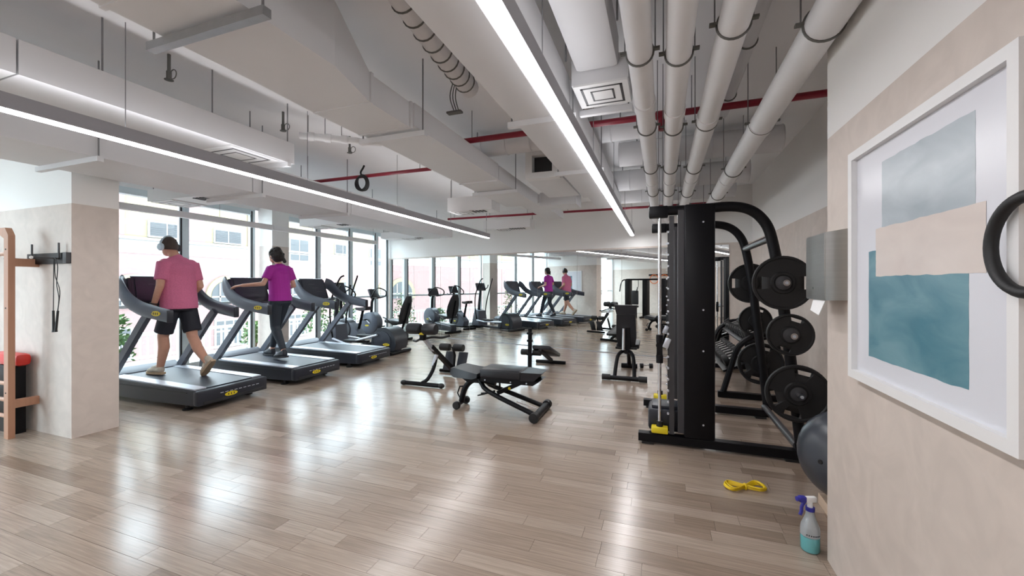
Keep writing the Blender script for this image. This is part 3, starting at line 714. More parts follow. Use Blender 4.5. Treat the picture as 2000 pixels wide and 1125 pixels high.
# ---- upright bike
def upright_bike(loc, rz, label):
    t = thing('exercise_bike', label, 'exercise bike', loc, rz)
    for x_, w in ((-.45, .24), (.45, .26)): MB().tube([(x_, -w, .035), (x_, w, .035)], .035, 10).build('floor_bar', M['black'], t)
    MB().bx(-.45, .45, -.05, .05, .05, .11).build('base_beam', M['black'], t)
    prof = [(-.25, .1), (-.30, .25), (-.12, .42), (.05, .55), (.2, .62), (.36, .56), (.45, .38), (.44, .2), (.36, .1)]
    MB().prism([(x, -.11, z) for x, z in prof], (0, .22, 0)).build('drive_cover', M['char2'], t)
    MB().lathe([(.0, -.13), (.22, -.13), (.25, -.1), (.25, .1), (.22, .13), (0, .13)], (.2, 0, .36), (0, 1, 0), 28).build('flywheel', M['char'], t)
    MB().tube([(-.18, 0, .38), (-.30, 0, .82)], .032, 10).build('seat_post', M['black'], t)
    MB().loft([[(-.46, -.11, .82), (-.46, .11, .82), (-.46, .1, .9), (-.46, -.1, .9)], [(-.30, -.1, .8), (-.30, .1, .8), (-.30, .09, .88), (-.30, -.09, .88)], [(-.10, -.03, .82), (-.10, .03, .82), (-.10, .025, .87), (-.10, -.025, .87)]]).build('saddle', M['pad'], t)
    MB().tube([(.3, 0, .55), (.36, 0, .95), (.33, 0, 1.15)], .035, 10).build('handlebar_post', M['black'], t)
    MB().tube(spline([(.36, -.24, 1.12), (.2, -.27, 1.10), (.14, -.24, 1.2), (.2, -.12, 1.33), (.26, 0, 1.37), (.2, .12, 1.33), (.14, .24, 1.2), (.2, .27, 1.10), (.36, .24, 1.12)], 5), .017, 8).build('handlebar_loop', M['black'], t)
    MB().box((.36, 0, 1.24), (.05, .32, .24), (0, R(24), 0), bev=.012).build('console', M['char'], t)
    MB().box((.332, 0, 1.25), (.01, .27, .18), (0, R(24), 0)).build('screen', M['screen'], t)
    for s_ in (-1, 1):
        MB().bar((.12, s_ * .14, .36), (.12 + s_ * .12, s_ * .14, .36 - s_ * .11), .025, .02).build('crank', M['silver'], t)
        MB().bx(.07 + s_ * .12, .17 + s_ * .12, s_ * .15, s_ * .25, .345 - s_ * .11, .37 - s_ * .11).build('pedal', M['rub'], t)
    logo(t, (.12, -.134, .25), (.1, .035), (0, -1, 0)); logo(t, (.12, .134, .25), (.1, .035), (0, 1, 0))
    return t
upright_bike((-6.85, 7.78, 0), math.pi, 'upright exercise bike between the cross trainer and the recumbent bike')

# ---- recumbent bike: seat with tall back
def recumbent(loc, rz, label):
    t = thing('recumbent_bike', label, 'exercise bike', loc, rz)
    for x_, w in ((-.62, .28), (.6, .24)): MB().tube([(x_, -w, .035), (x_, w, .035)], .035, 10).build('floor_bar', M['black'], t)
    MB().prism([(-.65, -.09, .06), (-.65, -.09, .24), (.1, -.09, .3), (.62, -.09, .2), (.62, -.09, .06)], (0, .18, 0)).build('base_beam', M['char'], t)
    MB().prism([(-.6, -.095, .2), (-.58, -.095, .22), (.1, -.095, .28), (.1, -.095, .26)], (0, .19, 0)).build('beam_trim', M['silver'], t)
    MB().lathe([(0, -.13), (.24, -.13), (.28, -.1), (.28, .1), (.24, .13), (0, .13)], (.42, 0, .42), (0, 1, 0), 28).build('drive_cover', M['char2'], t)
    MB().box((-.35, 0, .48), (.44, .42, .09), (0, R(-6), 0), bev=.03).build('seat', M['pad'], t)
    secs = []
    for f, w, d in ((0, .17, .05), (.2, .22, .06), (.5, .21, .06), (.8, .16, .055), (1, .09, .04)):
        z = .50 + .62 * f; x = -.55 - .17 * f
        secs.append([(x, -w, z), (x + d * .4, -w * .6, z), (x + d * .4, w * .6, z), (x, w, z), (x - d, w * .7, z), (x - d, -w * .7, z)])
    MB().loft(secs).build('backrest', M['pad'], t)
    MB().tube([(-.52, 0, .28), (-.62, 0, .55), (-.74, 0, .95)], .03, 8).build('back_post', M['black'], t)
    for s_ in (-1, 1): MB().tube(spline([(-.52, s_ * .2, .42), (-.45, s_ * .31, .44), (-.3, s_ * .32, .56), (-.18, s_ * .3, .6)], 4), .016, 8).build('side_grip', M['rub'], t)
    MB().tube([(.42, 0, .6), (.40, 0, .95), (.34, 0, 1.1)], .035, 8).build('console_post', M['black'], t)
    MB().tube(spline([(.34, -.1, 1.05), (.2, -.27, 1.10), (.14, -.22, 1.24), (.2, 0, 1.32), (.14, .22, 1.24), (.2, .27, 1.10), (.34, .1, 1.05)], 5), .016, 8).build('handlebar_loop', M['black'], t)
    MB().box((.34, 0, 1.18), (.05, .34, .24), (0, R(24), 0), bev=.012).build('console', M['char'], t)
    for s_ in (-1, 1):
        MB().bar((.35, s_ * .15, .42), (.35 + s_ * .12, s_ * .15, .42 + s_ * .1), .025, .02).build('crank', M['silver'], t)
        MB().bx(.3 + s_ * .12, .4 + s_ * .12, s_ * .16, s_ * .26, .40 + s_ * .1, .43 + s_ * .1).build('pedal', M['rub'], t)
    logo(t, (.45, -.134, .36), (.12, .04), (0, -1, 0)); logo(t, (.45, .134, .36), (.12, .04), (0, 1, 0))
    return t
recumbent((-6.66, 8.72, 0), math.pi, 'recumbent exercise bike with tall padded backrest next to the mirror')

# ---- adjustable flat bench in front (local x along world +X)
def flat_bench(loc, rz, label):
    t = thing('weight_bench', label, 'bench', loc, rz)
    MB().tube([(.48, -.28, .045), (.48, .28, .045)], .042, 12).build('rear_base', M['black'], t)
    for s_ in (-1, 1): MB().lathe([(.0, -.005), (.05, 0), (.052, .03), (.048, .07), (0, .07)], (.48, s_ * .285, .052), (0, -s_, 0), 16).build('end_cap', M['rub'], t)
    for s_ in (-1, 1):
        MB().tube([(.47, s_ * .17, .05), (.05, s_ * .13, .185), (-.10, s_ * .10, .235), (-.16, s_ * .08, .265), (-.20, s_ * .06, .31), (-.23, s_ * .04, .345)], .026, 10).build('frame_rail', M['black'], t)
    MB().tube(spline([(-.05, 0, .30), (-.24, 0, .33), (-.36, 0, .30), (-.44, 0, .20), (-.48, 0, .06)], 5), .033, 10).build('front_leg', M['black'], t)
    MB().tube([(-.48, -.13, .045), (-.48, .13, .045)], .02, 8).build('axle', M['black'], t)
    for s_ in (-1, 1): MB().lathe([(0, 0), (.042, 0), (.045, .01), (.045, .035), (.04, .045), (0, .045)], (-.48, s_ * .10, .045), (0, s_, 0), 18).build('wheel', M['rub'], t)
    MB().tube([(-.43, 0, .24), (-.50, 0, .23), (-.53, 0, .15), (-.50, 0, .10), (-.46, 0, .09)], .009, 7).build('lift_handle', M['black'], t)
    MB().loft([[(-.56, -.13, .40), (-.56, .13, .40), (-.56, .12, .46), (-.56, -.12, .46)], [(-.50, -.16, .37), (-.50, .16, .37), (-.50, .15, .475), (-.50, -.15, .475)], [(-.26, -.19, .37), (-.26, .19, .37), (-.26, .18, .44), (-.26, -.18, .44)], [(-.20, -.19, .39), (-.20, .19, .39), (-.20, .18, .43), (-.20, -.18, .43)]]).build('seat', M['pad'], t)
    MB().prism([(-.50, -.05, .37), (-.26, -.05, .37), (-.24, -.05, .30), (-.38, -.05, .30)], (0, .1, 0)).build('seat_bracket', M['black'], t)
    MB().box((.06, 0, .44), (.48, .32, .10), bev=.022, seg=3).build('back_pad', M['pad'], t)
    MB().loft([[(.30, -.16, .39), (.30, .16, .39), (.30, .16, .48), (.30, -.16, .48)], [(.44, -.13, .39), (.44, .13, .39), (.52, .12, .475), (.52, -.12, .475)]]).build('head_pad', M['pad'], t)
    MB().prism([(-.18, -.14, .345), (.43, -.14, .345), (.50, -.14, .392), (-.18, -.14, .392)], (0, .28, 0)).build('pad_frame', M['black'], t)
    for x_ in (-.12, .18, .36): MB().cyl((x_, -.146, .366), (x_, -.138, .366), .008, seg=8).build('bolt', M['silver'], t)
    MB().bar((-.02, 0, .20), (.26, 0, .34), .06, .045).build('adjust_strut', M['black'], t)
    MB().cyl((.13, -.034, .27), (.13, -.042, .27), .016, seg=12).build('pivot_badge', M['yellow'], t)
    MB().cyl((.0, 0, .22), (.0, 0, .37), .011, seg=8).build('lock_pin', M['black'], t)
    MB().tube([(-.18, -.02, .18), (-.05, -.02, .22)], .012, 8).tube([(-.25, -.05, .16), (-.17, -.03, .18), (-.17, .03, .18), (-.25, .05, .16)], .008, 6).build('foot_lever', M['black'], t)
    MB().bar((.20, 0, .12), (.44, 0, .065), .014, .014).build('guide_rod', M['chrome'], t)
    return t
flat_bench((-1.71, 4.27, 0), 0, 'black adjustable flat bench in the middle of the wooden floor')

# ---- hyperextension bench (local y away from camera)
t = thing('hyperextension_bench', 'black hyperextension bench with foam rollers behind the flat bench', 'bench', (-3.12, 4.9, 0))
MB().tube([(-.29, 0, .035), (.29, 0, .035)], .03, 12).build('front_base', M['black'], t)
for s_ in (-1, 1): MB().ball((s_ * .30, 0, .036), (.05, .038, .036), 14).build('end_cap', M['rub'], t)
MB().tube(spline([(0, 0, .05), (.03, .10, .09), (.06, .20, .22), (.06, .28, .38)], 5), .027, 10).build('front_leg', M['black'], t)
MB().tube([(.048, .22, .25), (.06, .28, .40)], .03, 10).build('leg_sleeve', M['silver'], t)
MB().tube([(0, .02, .68), (.02, .26, .47)], .022, 4).build('inner_beam', M['silver'], t)
MB().tube([(.015, .2, .53), (.04, .82, .08)], .034, 4, ry=.028).build('main_beam', M['black'], t)
for s_ in (-1, 1):
    MB().lathe([(0, 0), (.06, 0), (.075, .015), (.078, .06), (.078, .17), (.07, .2), (0, .2)], (s_ * .02, 0, .80), (s_, 0, 0), 20).build('thigh_pad', M['pad'], t)
MB().box((0, .02, .70), (.07, .08, .12), bev=.01).build('pad_bracket', M['black'], t)
MB().box((.0, -.02, .735), (.08, .012, .03), bev=.004).build('adjust_label', M['yellow'], t)
MB().tube(spline([(.0, .05, .66), (.12, .10, .68), (.22, .16, .67), (.33, .2, .70)], 4), .017, 8).build('grip', M['rub'], t)
MB().tube(spline([(.0, .05, .66), (-.10, .10, .64), (-.2, .16, .6), (-.27, .2, .6)], 4), .017, 8).build('grip', M['rub'], t)
MB().tube([(.04, .84, .1), (.06, .84, .3), (.03, .82, .44)], .02, 8).build('roller_stem', M['black'], t)
for s_ in (-1, 1):
    MB().lathe([(0, 0), (.05, 0), (.058, .01), (.058, .16), (.05, .17), (0, .17)], (.03 + s_ * .035, .80, .43), (s_, 0, 0), 18).build('ankle_roller', M['rub'], t)
    MB().box((.04 + s_ * .115, .90, .20), (.16, .02, .30), (R(-24), 0, 0), bev=.006).build('foot_plate', M['char'], t)
MB().tube([(-.25, .92, .03), (.33, .92, .03)], .028, 10).build('rear_base', M['black'], t)

# ---- sit-up bench behind it
t = thing('situp_bench', 'black decline sit-up bench standing farther back near the mirror', 'bench', (-1.9, 6.7, 0))
MB().tube([(-.24, .42, .03), (.30, .42, .03)], .03, 10).build('far_base', M['black'], t)
MB().tube([(-.26, -.35, .03), (.1, -.35, .03)], .03, 10).build('near_base', M['black'], t)
MB().tube([(-.12, -.35, .04), (-.12, -.33, .70)], .034, 10).build('roller_post', M['black'], t)
for z_ in (.28, .5, .62): MB().box((-.12, -.34, z_), (.09, .05, .035)).build('post_collar', M['black'], t)
for s_ in (-1, 1): MB().lathe([(0, 0), (.045, 0), (.05, .01), (.05, .13), (.045, .14), (0, .14)], (-.12 + s_ * .03, -.27, .30), (s_, 0, 0), 16).build('leg_roller', M['rub'], t)
MB().box((.06, .05, .28), (.30, .78, .07), (R(-18), 0, 0), bev=.025).build('back_pad', M['pad'], t)
MB().bar((.05, -.34, .36), (.05, .40, .06), .05, .05).build('main_beam', M['black'], t)
MB().tube([(.05, .0, .22), (.05, .42, .05)], .03, 8).build('rear_leg', M['black'], t)

# ---- bench with raised back, seen from behind
t = thing('incline_bench', 'black bench with upright backrest seen from behind beside the smith rack', 'bench', (-.52, 6.2, 0))
MB().tube([(-.31, 0, .04), (.31, 0, .04)], .034, 10).build('rear_base', M['black'], t)
for s_ in (-1, 1):
    MB().tube([(s_ * .2, 0, .045), (s_ * .32, 0, .045)], .044, 12).build('end_cap', M['rub'], t)
    MB().tube(spline([(s_ * .14, .03, .06), (s_ * .13, .12, .2), (s_ * .11, .22, .33), (s_ * .06, .32, .38), (0, .36, .38)], 5), .028, 8).build('frame_rail', M['black'], t)
MB().tube(spline([(0, .3, .38), (0, .6, .36), (0, .85, .25), (0, .98, .06)], 5), .033, 8).build('front_leg', M['black'], t)
MB().tube([(-.13, 1.0, .04), (.13, 1.0, .04)], .04, 10).build('front_base', M['black'], t)
MB().box((0, .80, .44), (.36, .34, .08), (R(8), 0, 0), bev=.025).build('seat', M['pad'], t)
MB().loft([[(-.12, .50, .42), (.12, .50, .42), (.12, .42, .42), (-.12, .42, .42)], [(-.15, .44, .60), (.15, .44, .60), (.15, .35, .60), (-.15, .35, .60)], [(-.14, .36, .95), (.14, .36, .95), (.14, .28, .95), (-.14, .28, .95)]]).build('back_pad', M['pad'], t)
MB().loft([[(-.14, .36, .955), (.14, .36, .955), (.14, .27, .955), (-.14, .27, .955)], [(-.17, .34, 1.10), (.17, .34, 1.10), (.17, .25, 1.10), (-.17, .25, 1.10)]]).build('head_pad', M['pad'], t)
MB().bx(-.06, .06, .32, .40, .42, .9).build('back_frame', M['black'], t)
MB().tube([(-.03, .22, .42), (-.03, .27, .74)], .024, 8).build('adjust_tube', M['chrome'], t)
MB().tube([(-.16, .36, .43), (.16, .36, .43)], .018, 8).build('pivot_bar', M['black'], t)

# ---- smith machine with plate horns
SM = thing('smith_machine', 'tall black smith machine frame with weight plates on its rear legs', 'smith machine', (.45, 4.4, 0))
def plate(par_label, c, r, n, hole=3):
    p = thing('weight_plate', par_label, 'weight plate', V(c) - V(0, 0, r), 0, 'weight plates on the smith machine')
    ax = V(n).normalized(); th = .035
    prof = [(.026, -th / 2), (r * .28, -th / 2), (r * .30, -th / 2 - .004), (r * .38, -th / 2 - .004), (r * .42, -th * .25), (r * .88, -th * .25), (r * .92, -th / 2), (r - .004, -th / 2), (r, -th / 2 + .006), (r, th / 2 - .006), (r - .004, th / 2), (r * .92, th / 2), (r * .88, th * .25), (r * .42, th * .25), (r * .38, th / 2 + .004), (r * .28, th / 2), (.026, th / 2)]
    mb = MB(); mb.lathe(prof, c, ax, 40)
    mb.build('disc', M['rub'], p, True)
    u = ax.orthogonal().normalized(); 
    return p, ax
def grip_slots(p, c, r, ax, angs):
    """cut real grip holes through the plate"""
    o = [k for k in p.children][0]; mb = MB()
    for a in angs:
        e1 = V(0, 0, 1); e2 = ax.cross(e1).normalized()
        d = e2 * math.cos(a) + e1 * math.sin(a); tg = ax.cross(d).normalized()
        q = V(c) - p.location + d * r * .74
        mb.tube([q - ax * .05, q + ax * .05], r * .075, 4, ry=r * .24, up=tg)
    k = mb.build('cutter', M['rub'])
    k.location = p.location
    m = o.modifiers.new('b', 'BOOLEAN'); m.object = k; m.operation = 'DIFFERENCE'; m.solver = 'EXACT'
    bpy.context.view_layer.update()
    me = bpy.data.meshes.new_from_object(o.evaluated_get(bpy.context.evaluated_depsgraph_get())); o.modifiers.clear(); o.data = me
    bpy.data.objects.remove(k)
def side_frame(y, near):
    # y = plane of the frame
    MB().tube([(-.20, y, .055), (1.06, y, .055)], .04, 4, ry=.035, up=(0, 0, 1)).build('foot_beam', M['black'], SM, True, False)
    for x_ in (-.12, .98): MB().bx(x_ - .05, x_ + .05, y - .05, y + .05, 0, .02).build('foot_pad', M['rub'], SM, True)
    MB().box((.30, y, 1.10), (.245, .10, 2.02), bev=.02).build('column', M['black'], SM, True)
    MB().box((.155, y, 1.10), (.05, .07, 1.95)).build('column_lip', M['dkgrey'], SM, True, False)
    for z_ in (.22, .85, 1.2, 1.95): MB().cyl((.33, y - .055, z_), (.33, y - .05, z_), .008, seg=8).build('bolt', M['silver'], SM, True)
    # top arm curving into the raked rear leg
    arm = [(-.02, y, 2.07), (.30, y, 2.07), (.55, y, 2.075), (.70, y, 2.03), (.80, y, 1.92), (.85, y, 1.76), (.90, y, 1.45), (.97, y, .85), (1.05, y, .09)]
    MB().tube(spline(arm, 6), .042, 12, ry=.036, up=(0, 1, 0)).build('arched_leg', M['black'], SM, True)
    MB().box((-.03, y, 2.06), (.16, .09, .10), bev=.01).build('top_block', M['black'], SM, True)
    # guide rods and adjusting rack
    MB().cyl((-.02, y, .12), (-.02, y, 2.02), .014, seg=12).build('guide_rod', M['chrome'], SM, True)
    MB().bx(.06, .10, y - .02, y + .02, .1, 2.02).build('safety_rack', M['dkgrey'], SM, True, False)
    pg = MB()
    for k in range(17): pg.cyl((.05, y - .03, .28 + k * .1), (.05, y + .0, .28 + k * .1), .009, seg=8)
    pg.build('rack_pegs', M['silver'], SM, True)['kind'] = 'stuff'
    # yellow stop at the foot of the rod
    MB().bx(-.09, .05, y - .045, y + .045, .10, .155, bev=.01).build('safety_stop', M['yellow'], SM, True)
    MB().cyl((-.02, y, .155), (-.02, y, .20), .028, seg=12).build('rubber_buffer', M['rub'], SM, True)
    MB().cyl((-.02, y, .07), (-.02, y, .10), .035, seg=12).build('rod_foot', M['black'], SM, True)
    # bar carriage
    MB().cyl((-.02, y, .90), (-.02, y, .97), .03, seg=12).cyl((-.02, y, .72), (-.02, y, .79), .03, seg=12).box((-.02, y, .845), (.05, .05, .16)).build('bar_carriage', M['black'], SM, True)
    MB().box((.04, y - .02, .90), (.05, .03, .09), (0, R(20), 0), bev=.008).build('bar_hook', M['silver'], SM, True)
Y1, Y2 = 3.88, 5.0
side_frame(Y1, True); side_frame(Y2, False)
MB().cyl((-.02, Y1 - .0, .845), (-.02, Y2 + .0, .845), .014, seg=12).build('barbell', M['chrome'], SM, True)
MB().tube([(.84, Y1, 1.80), (.84, Y2, 1.80)], .03, 12).build('cross_tube', M['dkgrey'], SM, True)
MB().tube([(1.02, Y1, .12), (1.02, Y2, .12)], .03, 12).build('rear_tube', M['dkgrey'], SM, True)
MB().tube([(.30, Y1, 2.03), (.30, Y2, 2.03)], .035, 12).build('top_tube', M['black'], SM, True)
MB().box((.03, 4.09, .19), (.30, .30, .20), bev=.03).box((.03, 4.09, .30), (.24, .24, .03), bev=.01).build('counterweight_cover', M['char'], SM, True)
def horn(y0, z, x, n):
    MB().cyl((x, y0, z), (x, y0 + .20 * n, z), .024, seg=14).build('plate_horn', M['chrome'], SM, True)
    MB().cyl((x, y0 + .20 * n, z), (x, y0 + .203 * n, z), .012, seg=14).build('horn_tip', M['silver'], SM, True)
for y0, n, fr in ((Y1, -1, 'near'), (Y2, 1, 'far')):
    spec = ((.90, 1.43, .215, 'top', (0, math.pi)), (.95, 1.02, .165, 'middle', (-1.9, 1.25)), (1.0, .56, .225, 'bottom', (1.35, -1.8, 3.4)))
    for x_, z_, r_, nm, an in spec:
        horn(y0, z_, x_, n)
        c = (x_, y0 + n * .085, z_)
        p, ax = plate('black round weight plate, %s one on the %s leg of the smith machine' % (nm, fr), c, r_, (0, 1, 0))
        grip_slots(p, c, r_, ax, an)
        MB().lathe([(.026, 0), (.05, 0), (.055, .006), (.026, .012)], V(c) + V(0, n * .022, 0), (0, n, 0), 20).build('hub_ring', M['dkgrey'], p, True)

# ---- dumbbell rack along the right wall
DR = thing('dumbbell_rack', 'black two-tier dumbbell rack along the right wall behind the smith machine', 'dumbbell rack', (1.05, 6.7, 0))
for y_ in (5.75, 7.75):
    MB().tube(spline([(.72, y_, .06), (.80, y_, .35), (.90, y_, .65), (1.12, y_, .80), (1.30, y_, .70), (1.34, y_, .06)], 5), .035, 8).build('side_panel', M['black'], DR, True)
    MB().tube([(.66, y_, .04), (1.40, y_, .04)], .035, 4).build('foot', M['black'], DR, True)
logo(DR, (.77 - .0, 5.71, .33), (.06, .16), (0, -1, 0))
db_all = []
for tier, (xa, za) in enumerate(((.86, .38), (1.10, .72))):
    MB().box((xa, 6.75, za), (.30, 2.0, .025), (0, R(-22), 0)).build('shelf', M['black'], DR, True, False)
    for k in range(9):
        y_ = 5.9 + k * .205
        d = thing('dumbbell', 'black dumbbell with chrome handle, %s from the near end on the %s tier' % (('first', 'second', 'third', 'fourth', 'fifth', 'sixth', 'seventh', 'eighth', 'ninth')[k], ('lower', 'upper')[tier]), 'dumbbell', (xa, y_, za + .03), 0, 'dumbbells on the rack')
        r_ = .05 + .003 * (8 - k)
        ax = V(math.cos(R(22)), 0, math.sin(R(22)))
        c = V(xa, y_, za + .024 + r_)
        MB().cyl(c - ax * .09, c + ax * .09, .014, seg=10).build('handle', M['chrome'], d, True)
        for s_ in (-1, 1): MB().lathe([(0, -.035), (r_ * .85, -.035), (r_, -.025), (r_, .025), (r_ * .85, .035), (r_ * .5, .035), (r_ * .45, .03), (0, .03)], c + ax * s_ * .095, ax * s_, 14).build('head', M['rub'], d, True)
d = thing('dumbbell', 'small dark dumbbell lying on the floor behind the upright-back bench', 'dumbbell', (-.25, 7.3, 0))
MB().cyl((-.06, 0, .04), (.06, .03, .04), .012, seg=8).build('handle', M['chrome'], d)
for s_ in (-1, 1): MB().cyl((s_ * .05, s_ * .012, .04), (s_ * .10, s_ * .025, .04), .04, seg=12).build('head', M['rub'], d)

# ---- machines behind the camera, seen only in the mirror
MG = thing('cable_station', 'black cable multi-station reflected in the mirror behind the right side of the room', 'cable machine', (-4.5, -.3, 0))
for x_ in (-5.2, -4.4, -3.6):
    MB().box((x_, -.3, .82), (.22, .26, 1.55), bev=.02).build('weight_tower', M['black'], MG, True)
    MB().tube([(x_, -.75, .04), (x_, .25, .04)], .04, 8).build('foot', M['black'], MG, True)
MB().tube([(-5.3, -.3, 1.62), (-3.5, -.3, 1.62)], .035, 8).build('top_beam', M['black'], MG, True)
for s_, x_ in ((-1, -5.3), (1, -3.5)):
    MB().tube(spline([(x_, -.3, 1.62), (x_ + s_ * .12, -.2, 1.58), (x_ + s_ * .16, -.1, 1.4), (x_ + s_ * .16, 0, 1.1)], 4), .025, 8).build('press_arm', M['black'], MG, True)
MB().box((-4.8, .15, .48), (.4, .4, .09), bev=.02).box((-4.8, -.1, .85), (.3, .08, .6), bev=.02).build('seat', M['pad'], MG, True)
MB().bx(-4.85, -4.75, -.2, .2, 0.0, .44).build('seat_post', M['black'], MG, True)
MB().tube(spline([(-4.7, -.2, 1.6), (-4.66, -.1, 1.3), (-4.7, .0, 1.05), (-4.62, .05, 1.3)], 5), .012, 6).build('cable_handle', M['black'], MG, True)
org = mat('orange_rubber', (.75, .16, .03), .5)
wr = thing('resistance_band_hook', 'orange resistance bands hanging on a wall hook at the back wall', 'resistance band', (-5.2, YB + .05, 1.5))
MB().bx(-5.5, -4.3, YB + .001, YB + .04, 1.82, 1.9).build('hook_board', M['black'], wr, True)
for x_ in (-5.2, -4.7): 
    MB().cyl((x_, YB + .04, 1.86), (x_, YB + .14, 1.9), .012, seg=8).build('hook', M['black'], wr, True)
    MB().torus((x_, YB + .10, 1.66), .21, .018, (0, 1, 0), 24, 6).build('band', org, wr, True)
# ================================================================ PEOPLE
def remesh(prims, name, m, parent, voxel=.008, it=8):
    mb = MB()
    for p in prims:
        k = p[0]
        if k == 'cap':
            _, a, b, r0, r1 = p; a, b = V(a), V(b)
            mb.ball(a, r0, 14); mb.ball(b, r1, 14)
            if (b - a).length > 1e-4: mb.cyl(a, b, r0, r1, 16)
        elif k == 'ell': mb.ball(p[1], p[2], 20, p[3] if len(p) > 3 else None)
        elif k == 'fru':                           # flat-ended elliptic frustum: ends (centre, rx, ry)
            secs = []
            for c, rx, ry in p[1]: secs.append([(c[0] + rx * math.cos(6.28319 * i / 24), c[1] + ry * math.sin(6.28319 * i / 24), c[2]) for i in range(24)])
            mb.loft(secs)
        elif k == 'rod': mb.cyl(p[1], p[2], p[3], p[4], 18)
        elif k == 'box': mb.box(p[1], p[2], p[3] if len(p) > 3 else (0, 0, 0))
    o = mb.build(name, m, parent)
    r = o.modifiers.new('r', 'REMESH'); r.mode = 'VOXEL'; r.voxel_size = voxel; r.use_smooth_shade = True
    s = o.modifiers.new('s', 'SMOOTH'); s.factor = .5; s.iterations = it
    dg = bpy.context.evaluated_depsgraph_get(); ev = o.evaluated_get(dg)
    me = bpy.data.meshes.new_from_object(ev); me.name = name
    o.modifiers.clear(); old = o.data; o.data = me; bpy.data.meshes.remove(old)
    if not me.materials: me.materials.append(m)
    for f in me.polygons: f.use_smooth = True
    return o
def hand(pr, w, d, nrm, side, curl=.5, spread=.0, s=1.0):
    """wrist w, pointing d, palm normal nrm, thumb towards +side*(nrm x d)"""
    w, d, nrm = V(w), V(d).normalized(), V(nrm).normalized(); b = nrm.cross(d).normalized() * side; nrm = d.cross(b * side).normalized() if False else nrm
    for k in (-1, 0, 1): pr.append(('cap', w + b * k * .012 * s, w + d * .085 * s + b * k * .024 * s, .017 * s, .013 * s))
    for k, (off, L) in enumerate(((.032, .072), (.011, .080), (-.010, .075), (-.030, .058))):
        p = w + d * (.085 - abs(k - 1) * .004) * s + b * off * s; dr = (d + b * off * spread * 6).normalized(); a = curl * .6
        for j, f in enumerate((.45, .32, .25)):
            dr = (dr * math.cos(a) + nrm * math.sin(a)).normalized(); q = p + dr * L * f * s
            pr.append(('cap', p, q, (.0095 - .0008 * j) * s, (.0088 - .0008 * j) * s)); p = q; a = curl
    p = w + d * .025 * s + b * .02 * s; dr = (d * .7 + b * .75 + nrm * .25).normalized()
    for j, L in enumerate((.04, .03, .025)):
        q = p + dr * L * s; pr.append(('cap', p, q, (.0135 - .0015 * j) * s, (.012 - .0015 * j) * s)); p = q; dr = (dr + d * .35 + nrm * curl * .35).normalized()
def face(pr, c, s=1.0):
    x, y, z = c
    pr += [('ell', (x + .01, y, z + .012), (.098 * s, .076 * s, .112 * s)), ('ell', (x + .035, y, z - .055), (.062 * s, .056 * s, .062 * s)),
           ('cap', (x + .098, y, z - .005), (x + .116, y, z - .03), .011, .014), ('cap', (x + .096, y - .018, z - .06), (x + .096, y + .018, z - .06), .009, .009),
           ('cap', (x + .088, y - .045, z + .03), (x + .088, y + .045, z + .03), .012, .012)]
    for s_ in (-1, 1): pr.append(('ell', (x - .005, y + s_ * .078, z - .005), (.026, .012, .034)))
def eyes(par, c):
    for s_ in (-1, 1): MB().ball((c[0] + .092, c[1] + s_ * .03, c[2] + .012), (.010, .014, .009), 10).build('eye', M['paper'], par); MB().ball((c[0] + .101, c[1] + s_ * .03, c[2] + .012), (.004, .006, .006), 8).build('iris', M['hair1'], par)
def shoe(par, heel, toe_dir, up, m, ms, s=1.0):
    """heel = point under the heel, toe_dir unit vector, up = sole normal"""
    h, d, u = V(heel), V(toe_dir).normalized(), V(up).normalized(); b = u.cross(d).normalized()
    mx = Matrix((d, b, u)).transposed()
    def P(x, y, z): return h + d * x * s + b * y * s + u * z * s
    pr = [('cap', P(.02, 0, .06), P(.03, 0, .105), .041 * s, .037 * s), ('cap', P(.02, 0, .05), P(.12, 0, .055), .040 * s, .041 * s),
          ('cap', P(.12, -.008, .052), P(.21, -.006, .04), .040 * s, .031 * s), ('cap', P(.12, .012, .048), P(.20, .014, .038), .036 * s, .030 * s), ('cap', P(.06, 0, .09), P(.14, 0, .07), .035 * s, .033 * s)]
    ob = remesh(pr, 'shoe', m, par, .007, 6)
    out = [(-.03, -.028), (-.035, .0), (-.03, .028), (.03, .040), (.12, .046), (.20, .050), (.245, .028), (.255, 0), (.245, -.03), (.19, -.046), (.1, -.040), (.03, -.040)]
    so = MB().prism([P(x, y, .0) for x, y in out], u * .026 * s).build('sole', ms, ob)
    mb = MB()
    for k in range(4): mb.tube([P(.09 + .025 * k, -.022, .106 - .014 * k), P(.10 + .025 * k, .022, .106 - .014 * k)], .0035, 5)
    mb.build('laces', M['paper'] if m is M['shoe'] else M['dkgrey'], ob)
    return ob

